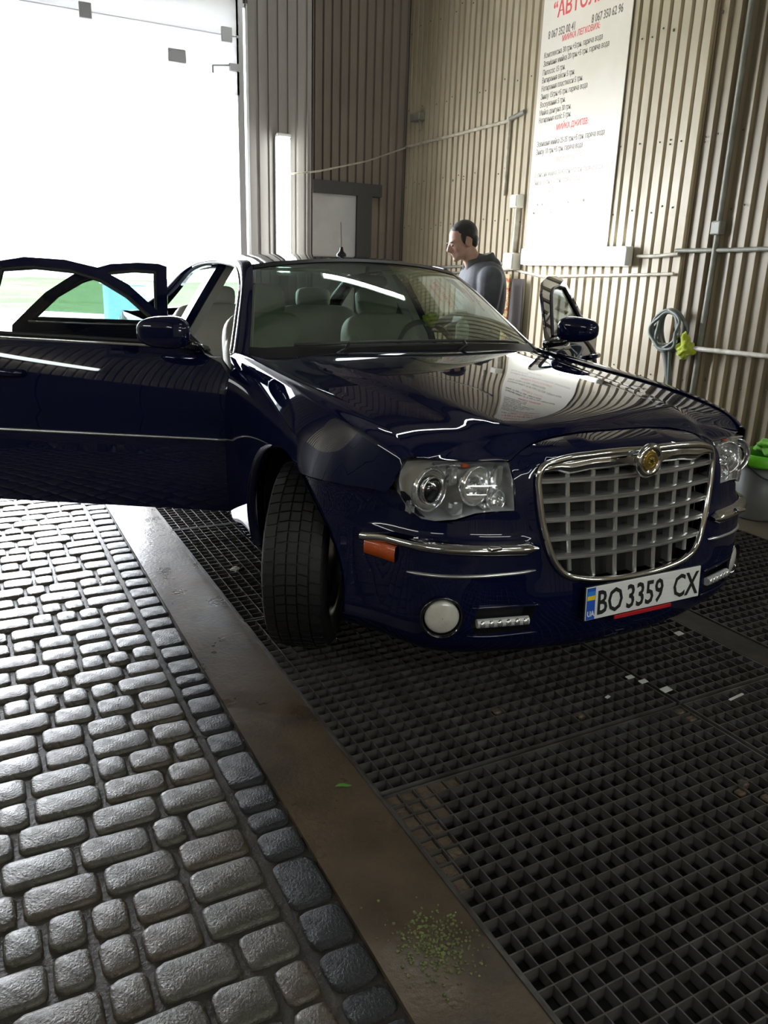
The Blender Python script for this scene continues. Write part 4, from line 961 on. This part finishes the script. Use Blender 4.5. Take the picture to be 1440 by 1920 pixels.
# ================================================================== DOORS AND INTERIOR
DOORCARD = pm('door_card', (.30,.29,.27), .6); SEALM = RUBBER
def door(name, k, hy, outline, win, theta, front):
    hx = .888; org = Vector((k*hx, hy, .30)); mir = k < 0
    d = panel(name, outline, f_side, PAINT, car, holes=[win], step=.035, thick=.02, mirror=mir, org=org)
    O = np.array(outline); cz = O.mean(0)
    low = [(y, min(z, float(zsh(y))-.01)) for y, z in outline]
    inner = lambda y, z: f_side(y, z) - np.array([.085,0,0]) + np.stack([.02*sstep(.95,1.03,z), 0*z, 0*z], -1)
    lo = [((y-cz[0])*.975+cz[0], z) for y, z in outline if z < .99] ; lo = sorted(set(lo))
    ymin, ymax = O[:,0].min()+.015, O[:,0].max()-.02
    ch = [(ymin,.33)] + [(y-.02,z) for y, z in outline if .30 <= z < .99 and y > (ymin+ymax)/2] + [(ymax-.01,1.035),(ymin+.06,1.0),(ymin,.93)]
    panel('door_card', ch, inner, DOORCARD, d, step=.08, thick=.03, mirror=mir, org=org)
    gl = [((y-np.mean([p[0] for p in win]))*1.03+np.mean([p[0] for p in win]), (z-np.mean([p[1] for p in win]))*1.04+np.mean([p[1] for p in win])) for y, z in win]
    panel('window_glass', gl, lambda y, z: f_side(y, z)-np.array([.011,0,0]), SIDEGLASS, d, step=.08, thick=.004, mirror=mir, org=org)
    def S(y, z, o=0.0): v = f_side(np.array([y]), np.array([z]))[0]; return (k*(v[0]+o), v[1], v[2])
    wl = [S(y, z, .002) for y, z in dens(win, .04)]; MB().tube(wl+wl[:1], .009, 6, caps=False).mk('window_rubber', RUBBER, d, smooth=True)
    yb0, yb1 = win[0][0], win[1][0]; MB().tube([S(y, float(np.interp(y,[yb0,yb1],[win[0][1],win[1][1]]))-.016, .004) for y in np.linspace(yb0-.03, yb1+.03, 12)], .008, 6).mk('belt_trim', CHROME, d, smooth=True)
    y0 = O[np.abs(O[:,1]-.64) < .15][:,0]; MB().tube([S(y,.648,.003) for y in np.linspace(hy+.025, (2.845 if front else 3.52), 14)], .006, 6).mk('side_strip', SATIN, d, smooth=True)
    # handle
    yh_ = 2.70 if front else 3.50; hd = crv([S(yh_-.10,.905,.004),S(yh_-.07,.91,.035),S(yh_,.912,.042),S(yh_+.07,.91,.035),S(yh_+.10,.905,.004)], 16); MB().tube(hd, .013, 8, flat=1.3).mk('handle', CHROME if False else PAINT, d, smooth=True)
    # inner pull
    p0 = f_side(np.array([hy+.45]), np.array([.86]))[0]; MB().rbox((k*(p0[0]-.175)-.03, hy+.25, .80),(k*(p0[0]-.175)+.06 if k > 0 else k*(p0[0]-.115)+.0, hy+.85,.86), .02).mk('armrest', LEATHERD, d)
    if front:
        # mirror on a short foot
        fold = k < 0     # the passenger mirror is folded back along the window
        c = Vector((k*.985, hy+.265, 1.118)) if fold else Vector((k*1.000, hy+.17, 1.125))
        e = MB().ell((0,0,0), (.115,.058,.068), .70, 28, 18); V = np.array(e.v); V[:,1] = np.where(V[:,1] > 0, V[:,1]*.5, V[:,1]); V[:,2] *= (1 - .12*V[:,0]*k/.11)
        Mm = Matrix.Translation(c) @ Matrix.Rotation(k*R(90), 4, 'Z') if fold else Matrix.Translation(c)
        MV = lambda VV: [tuple(Mm @ Vector(v)) for v in VV]
        mk('mirror', MV(V), e.f, PAINT, d, smooth=True)
        g_ = MB().ell((0,.024,0), (.098,.010,.053), .7, 20, 8); mk('mirror_glass', MV(g_.v), g_.f, CHROME, d, smooth=True)
        MB().tube([S(hy+.15,1.035,-.02), (k*.925, hy+.15, 1.055), (k*.965, hy+.17, 1.075)], [.040,.034,.030], 8, flat=.6).mk('mirror_foot', GLOSSBLACK, d, smooth=True)
        sp = [S(hy+.09,1.012,.004),S(hy+.235,1.055,.004),S(hy+.235,1.125,.004)]; 
        MB().add(sp+[(v[0]-k*.01,v[1],v[2]) for v in sp], [(0,1,2),(5,4,3),(0,3,4,1),(1,4,5,2),(2,5,3,0)]).mk('sail_panel', BLACK, d)
    d.rotation_euler = (0,0, -k*theta)
    return d
FDO = [(1.657,.302),(2.848,.302),(2.858,.6),(2.862,1.03),(2.848,1.383),(2.70,1.411),(2.50,1.404),(2.34,1.374),(2.18,1.305),(2.0,1.180),(1.78,1.020),(1.70,.985),(1.660,.93),(1.652,.6)]
FWI = [(1.885,1.060),(2.800,1.076),(2.790,1.352),(2.64,1.366),(2.46,1.354),(2.31,1.316),(2.17,1.248),(2.0,1.130)]
RDO = [(2.878,.302),(3.44,.302),(3.50,.45),(3.545,.58),(3.60,.68),(3.67,.78),(3.71,.9),(3.715,1.05),(3.66,1.11),(3.55,1.225),(3.40,1.330),(3.2,1.392),(3.05,1.405),(2.93,1.402),(2.882,1.388),(2.874,1.0)]
RWI = [(2.94,1.078),(3.60,1.088),(3.48,1.210),(3.35,1.292),(3.20,1.342),(3.07,1.358),(2.95,1.354)]
TH_PF, TH_PR, TH_DF = R(58), R(73), R(54)
door('front_door', -1, 1.648, FDO, FWI, TH_PF, True); door('front_door', 1, 1.648, FDO, [(1.96,1.072),(2.765,1.086),(2.755,1.335),(2.62,1.346),(2.47,1.332),(2.35,1.292),(2.24,1.235),(2.09,1.150)], TH_DF, True)
door('rear_door', -1, 2.872, RDO, RWI, TH_PR, False); door('rear_door', 1, 2.872, RDO, RWI, 0, False)
# B pillars, jambs
for k in (1,-1):
    P = [[(k*(float(side_x(2.86,z))-.02-dx), y, z) for y, dx in ((2.80,.0),(2.80,.05),(2.92,.05),(2.92,.0),(2.80,.0))] for z in np.linspace(.30,1.41,18)]
    MB().grid(P).mk('centre_pillar', PAINT, car); MB().grid([[(p[0]-k*.055,p[1],p[2]) for p in r] for r in P]).mk('pillar_trim_panel', DOORCARD, car)
    P = [[(k*(float(side_x(1.64,min(z,.98)))-.02-dx), y, z) for y, dx in ((1.50,.0),(1.60,.02),(1.64,.06),(1.60,.10),(1.45,.10))] for z in np.linspace(.28,1.0,10)]
    MB().grid(P).mk('hinge_jamb', PAINT, car, smooth=True)
    for z in (.45,.80): MB().rbox((k*.80-.05,1.58,z-.03),(k*.80+.05,1.66,z+.03), .01).mk('door_hinge', PAINT, car)
# seats
def seat(x, y, k):
    s = MB().ell((x,y,.47), (.27,.29,.10), .45, 24, 12).mk('seat', LEATHER, car, smooth=True)
    Mx = Matrix.Rotation(R(-16), 4, 'X')
    MB().ell((x,y+.30,.80), (.255,.085,.36), .42, 28, 18, Mx).mk('backrest', LEATHER, s, smooth=True)
    for q in (-1,1): MB().ell((x+q*.205,y+.255,.76), (.06,.075,.28), .6, 14, 14, Mx).mk('side_bolster', LEATHER, s, smooth=True)
    MB().ell((x,y+.415,1.215), (.135,.055,.095), .55, 22, 14, Mx).mk('headrest', LEATHER, s, smooth=True)
    for q in (-1,1): MB().tube([(x+q*.05,y+.36,1.08),(x+q*.05,y+.405,1.20)], .007, 6).mk('headrest_post', CHROME, s)
    MB().box((x-.2,y-.2,.27),(x+.2,y+.2,.40)).mk('seat_rail', BLACK, s)
seat(-.37, 2.32, -1); seat(.37, 2.30, 1)
rs = MB().ell((0,3.30,.50), (.66,.28,.12), .35, 30, 12).mk('rear_seat', LEATHER, car, smooth=True)
for q in (-.36,.36):
    MB().ell((q,3.60,.84), (.335,.10,.32), .4, 24, 16, Matrix.Rotation(R(-20),4,'X')).mk('rear_backrest', LEATHER, rs, smooth=True)
    MB().ell((q,3.72,1.20), (.13,.05,.075), .55, 18, 12).mk('headrest', LEATHER, rs, smooth=True)
MB().box((-.62,3.78,1.02),(.62,4.25,1.05)).box((-.66,3.75,.3),(.66,3.80,1.03)).mk('parcel_shelf', DASH, rs)
# dashboard, wheel, mirror
ds = []
for x in np.linspace(-.76,.76,31):
    hump = .018*math.exp(-((x-.37)/.2)**2); yo = .12*(abs(x)/.76)**2
    ds.append([(x,1.50+yo,1.015),(x,1.68+yo*.7,1.020+hump*.5),(x,1.84+yo*.4,1.005+hump),(x,1.92+yo*.3,.965+hump),(x,1.93+yo*.3,.86),(x,1.90,.72),(x,1.78,.55)])
MB().grid(ds).mk('dashboard', DASH, car, smooth=True)
Ms = Matrix.Translation((.37,2.06,.965)) @ Matrix.Rotation(R(66), 4, 'X')
ring = [Ms @ Vector((.185*math.cos(a), .185*math.sin(a), 0)) for a in np.linspace(0, 2*math.pi, 41)]
sw = MB().tube(ring, .016, 8, caps=False).mk('steering_wheel', LEATHERD, car, smooth=True)
MB().ell((0,0,0), (.075,.065,.03), .7, 18, 10).v
hub = MB().ell((0,0,0), (.075,.065,.03), .7, 18, 10); mk('wheel_hub', [tuple(Ms @ Vector(v)) for v in hub.v], hub.f, LEATHERD, sw, smooth=True)
spk = MB()
for a in (0,180,270): spk.rbox((.05,-.018,-.008),(.18,.018,.008), .006, Ms @ Matrix.Rotation(R(a),4,'Z'), 1)
spk.mk('wheel_spokes', SATIN, sw)
MB().tube([(.37,2.05,.96),(.37,1.90,.88)], .03, 8).mk('steering_column', BLACK, sw)
rv = MB().ell((0,2.115,1.345), (.125,.022,.035), .6, 22, 10).mk('interior_mirror', GLOSSBLACK, car, smooth=True)
MB().tube([(0,2.115,1.36),(0,2.10,1.42)], .010, 6).mk('mirror_stalk', BLACK, rv)
for q in (-1,1): MB().rbox((q*.36-.17,2.16,1.385),(q*.36+.17,2.30,1.402), .008, Matrix.Identity(4)).mk('sun_visor', HEADL, car)
MB().rbox((-.10,1.95,.45),(.10,2.75,.66), .03).mk('centre_console', DASH, car)
MB().box((-.72,1.5,.268),(.72,3.2,.285)).mk('carpet', LEATHERD, car)
# things left in the car
rag('cleaning_cloth', (.41,2.115,1.150), .042, YEL, 'bright yellow cloth on top of the steering wheel behind the windscreen', 8, (1.0,.9,.8))
ORG = pm('orange_plastic', (.55,.13,.03), .4)
b_ = empty('bottle_shape', (.47,1.875,1.022), 'white bottle shape behind the windscreen near the driver side', 'bottle')  # bottle form stands for an unidentified white shape
WPL = pm('white_plastic', (.7,.7,.68), .35)
MB().lathe([(0,0),(.034,0),(.036,.01),(.036,.11),(.016,.145),(.014,.165),(0,.165)], 18, Matrix.Translation((.47,1.875,1.022))).mk('body', WPL, b_, smooth=True); MB().rbox((.41,1.860,1.182),(.49,1.890,1.217), .008).mk('trigger_head', WPL, b_)
# ================================================================== PERSON
SKIN = pm('skin', (.55,.34,.26), .5, col2=(.48,.27,.20), scale=9); HAIRM = pm('hair_dark', (.018,.013,.011), .55, bump=.4, bscale=160)
JACK = pm('jacket_slate', (.105,.108,.125), .75, col2=(.075,.078,.092), scale=12, bump=.25, bscale=60); TROU = pm('trousers_dark', (.03,.03,.035), .8); SHOE = pm('shoe_black', (.015,.015,.015), .5); LINER = pm('jacket_collar', (.075,.073,.070), .85, bump=.4, bscale=120)
PX, PYY, FACE = 1.31, 2.99, R(164)
person = empty('person', (PX, PYY, FZ), 'man in a dark grey zip jacket beside the car, looking down', 'person', rz=FACE)
def caps(m, a, b, ra, rb, n=14):
    a, b = Vector(a), Vector(b); d = b-a; L = max(d.length, 1e-5); pts = []; rr = []
    for t in np.linspace(-math.pi/2, 0, 5): pts.append(a + d/L*ra*math.sin(t)); rr.append(max(ra*math.cos(t), .0005))
    for t in np.linspace(0, math.pi/2, 5): pts.append(b + d/L*rb*math.sin(t)); rr.append(max(rb*math.cos(t), .0005))
    m.tube(pts, rr, n)
def organic(name, m, voxel, mat, parent, smooth=4):
    me = bpy.data.meshes.new(name); me.from_pydata([tuple(v) for v in m.v], [], m.f); me.materials.append(mat)
    bm = bmesh.new(); bm.from_mesh(me); bmesh.ops.recalc_face_normals(bm, faces=bm.faces); bm.to_mesh(me); bm.free()
    o = bpy.data.objects.new(name, me); COL.objects.link(o)
    r = o.modifiers.new('r','REMESH'); r.mode = 'VOXEL'; r.voxel_size = voxel; r.use_smooth_shade = True
    s = o.modifiers.new('s','SMOOTH'); s.factor = .5; s.iterations = smooth
    bake(o); o.data.materials.clear(); o.data.materials.append(mat); o.data.shade_smooth()
    if parent is not None: o.parent = parent
    WO[o.name] = WO[parent.name]; return o
# local frame: +x forward, +y his left, z up from the floor
HM = Matrix.Translation((.088,0,1.518)) @ Matrix.Rotation(R(21), 4, 'Y') @ Matrix.Rotation(R(4), 4, 'Z')
def hp(p): return HM @ Vector(p)
def hell(m, c, r, e=1.0): m.ell(hp(c), r, e, 20, 14, HM.to_3x3().to_4x4())
b = MB()
hell(b, (-.010,0,.132), (.097,.077,.096)); hell(b, (.042,0,.088), (.055,.060,.078)); hell(b, (.040,0,.036), (.056,.054,.040)); hell(b, (.082,0,.012), (.022,.024,.020))
hell(b, (.080,0,.124), (.020,.048,.013)); caps(b, hp((.094,0,.120)), hp((.119,0,.080)), .010, .0135); 
for s in (-1,1):
    hell(b, (.106,s*.012,.074), (.011,.009,.009)); hell(b, (.066,s*.040,.086), (.024,.022,.026)); hell(b, (-.006,s*.078,.092), (.026,.010,.034)); hell(b, (.082,s*.030,.103), (.014,.016,.010))
hell(b, (.092,0,.050), (.014,.026,.007)); hell(b, (.090,0,.039), (.014,.023,.007))
caps(b, (.02,0,1.43), hp((-.015,0,.05)), .062, .056)
# torso, arms, legs
b.ell((-.01,0,1.27), (.105,.175,.20), .8, 20, 14); b.ell((.01,0,1.03), (.11,.155,.20), .8, 20, 14); b.ell((0,0,.90), (.11,.16,.12), .8, 20, 14)
hands = []
for s in (-1,1):
    sh, el, wr = (-.01,s*.195,1.385), (.02,s*.235,1.10), (.25,s*.17,1.045)
    caps(b, sh, el, .056, .044); caps(b, el, wr, .042, .030)
    pc = Vector(wr) + Vector((.055,-s*.01,-.008)); b.ell(pc, (.048,.018 if False else .038,.016), .8, 14, 8)
    for i, (fl, oy) in enumerate(((.070,.030),(.080,.010),(.075,-.010),(.058,-.029))):
        r0 = pc + Vector((.040, s*oy, .002)); k1 = r0 + Vector((fl*.5, 0, -.010)); k2 = k1 + Vector((fl*.38, 0, -fl*.45)); caps(b, r0, k1, .0088, .0082, 8); caps(b, k1, k2, .0082, .0070, 8)
    t0 = pc + Vector((-.012, -s*-.0-s*.036, 0)); t1 = t0 + Vector((.035,-s*.018,-.006)); t2 = t1 + Vector((.028,-s*.004,-.012)); caps(b, t0, t1, .0105, .0095, 8); caps(b, t1, t2, .0095, .008, 8)
    hip, kn, an = (0,s*.095,.90), (.025,s*.105,.50), (-.015,s*.11,.10)
    caps(b, hip, kn, .082, .056); caps(b, kn, an, .054, .036); caps(b, (-.04,s*.11,.05), (.13,s*.125,.035), .036, .032)
body = organic('body', b, .0075, SKIN, person, 3)
# hair
h = MB(); hell(h, (-.024,0,.146), (.096,.0805,.092)); hell(h, (-.058,0,.095), (.050,.069,.060)); hell(h, (.018,0,.190), (.046,.056,.030))
for s in (-1,1): hell(h, (.014,s*.072,.118), (.018,.012,.034))
organic('hair', h, .007, HAIRM, person, 2)
e = MB()
for s in (-1,1): hell(e, (.0935,s*.031,.1275), (.010,.022,.0045))
e.mk('eyebrows', HAIRM, None); o = bpy.data.objects['eyebrows']; o.parent = person
for s in (-1,1):
    e = MB(); hell(e, (.0905,s*.030,.104), (.008,.013,.0065)); o = e.mk('eye', INK, None, smooth=True); o.parent = person
# jacket
j = MB()
j.ell((-.025,0,1.27), (.155,.225,.235), .75, 24, 16); j.ell((-.005,0,1.03), (.155,.205,.22), .75, 24, 16); j.ell((.0,0,.90), (.150,.205,.12), .75, 24, 14)
for s in (-1,1):
    caps(j, (-.02,s*.195,1.375), (.01,s*.25,1.10), .090, .068); caps(j, (.01,s*.25,1.10), (.22,s*.178,1.045), .066, .048)
    for t in (.2,.42,.66,.86): # sleeve folds
        p = Vector((-.02,s*.195,1.375)).lerp(Vector((.01,s*.25,1.10)), t); j.ell(p, (.090-.02*t,.088-.02*t,.020), 1.0, 16, 8, Matrix.Rotation(R(18), 4, 'Y'))
caps(j, (-.03,0,1.40), (-.0,0,1.46), .115, .085)
organic('jacket', j, .010, JACK, person, 3)
cl = MB()
for a in np.linspace(-150, 150, 26):
    A = R(a+180); p = Vector((.005+.088*math.cos(A), .088*math.sin(A), 1.475+.030*(-math.cos(A)))); cl.ell(p, (.026,.026,.052), 1.0, 10, 8)
cl.ell((-.080,0,1.455), (.066,.118,.070), .9, 18, 12)
organic('jacket_hood', cl, .009, LINER, person, 3)
t = MB()
t.ell((0,0,.88), (.125,.178,.12), .8, 20, 12)
for s in (-1,1): caps(t, (0,s*.095,.86), (.025,s*.108,.50), .096, .074); caps(t, (.025,s*.108,.50), (-.01,s*.11,.12), .073, .066)
organic('trousers', t, .012, TROU, person, 3)
for s in (-1,1):
    q = MB(); caps(q, (-.045,s*.11,.055), (.14,s*.127,.045), .047, .043); q.ell((.05,s*.12,.018), (.14,.048,.018), .6, 18, 8); organic('shoe', q, .008, SHOE, person, 2)
for o in list(person.children): o.location = (0,0,0)
person.scale = (1.02,1.02,1.02)
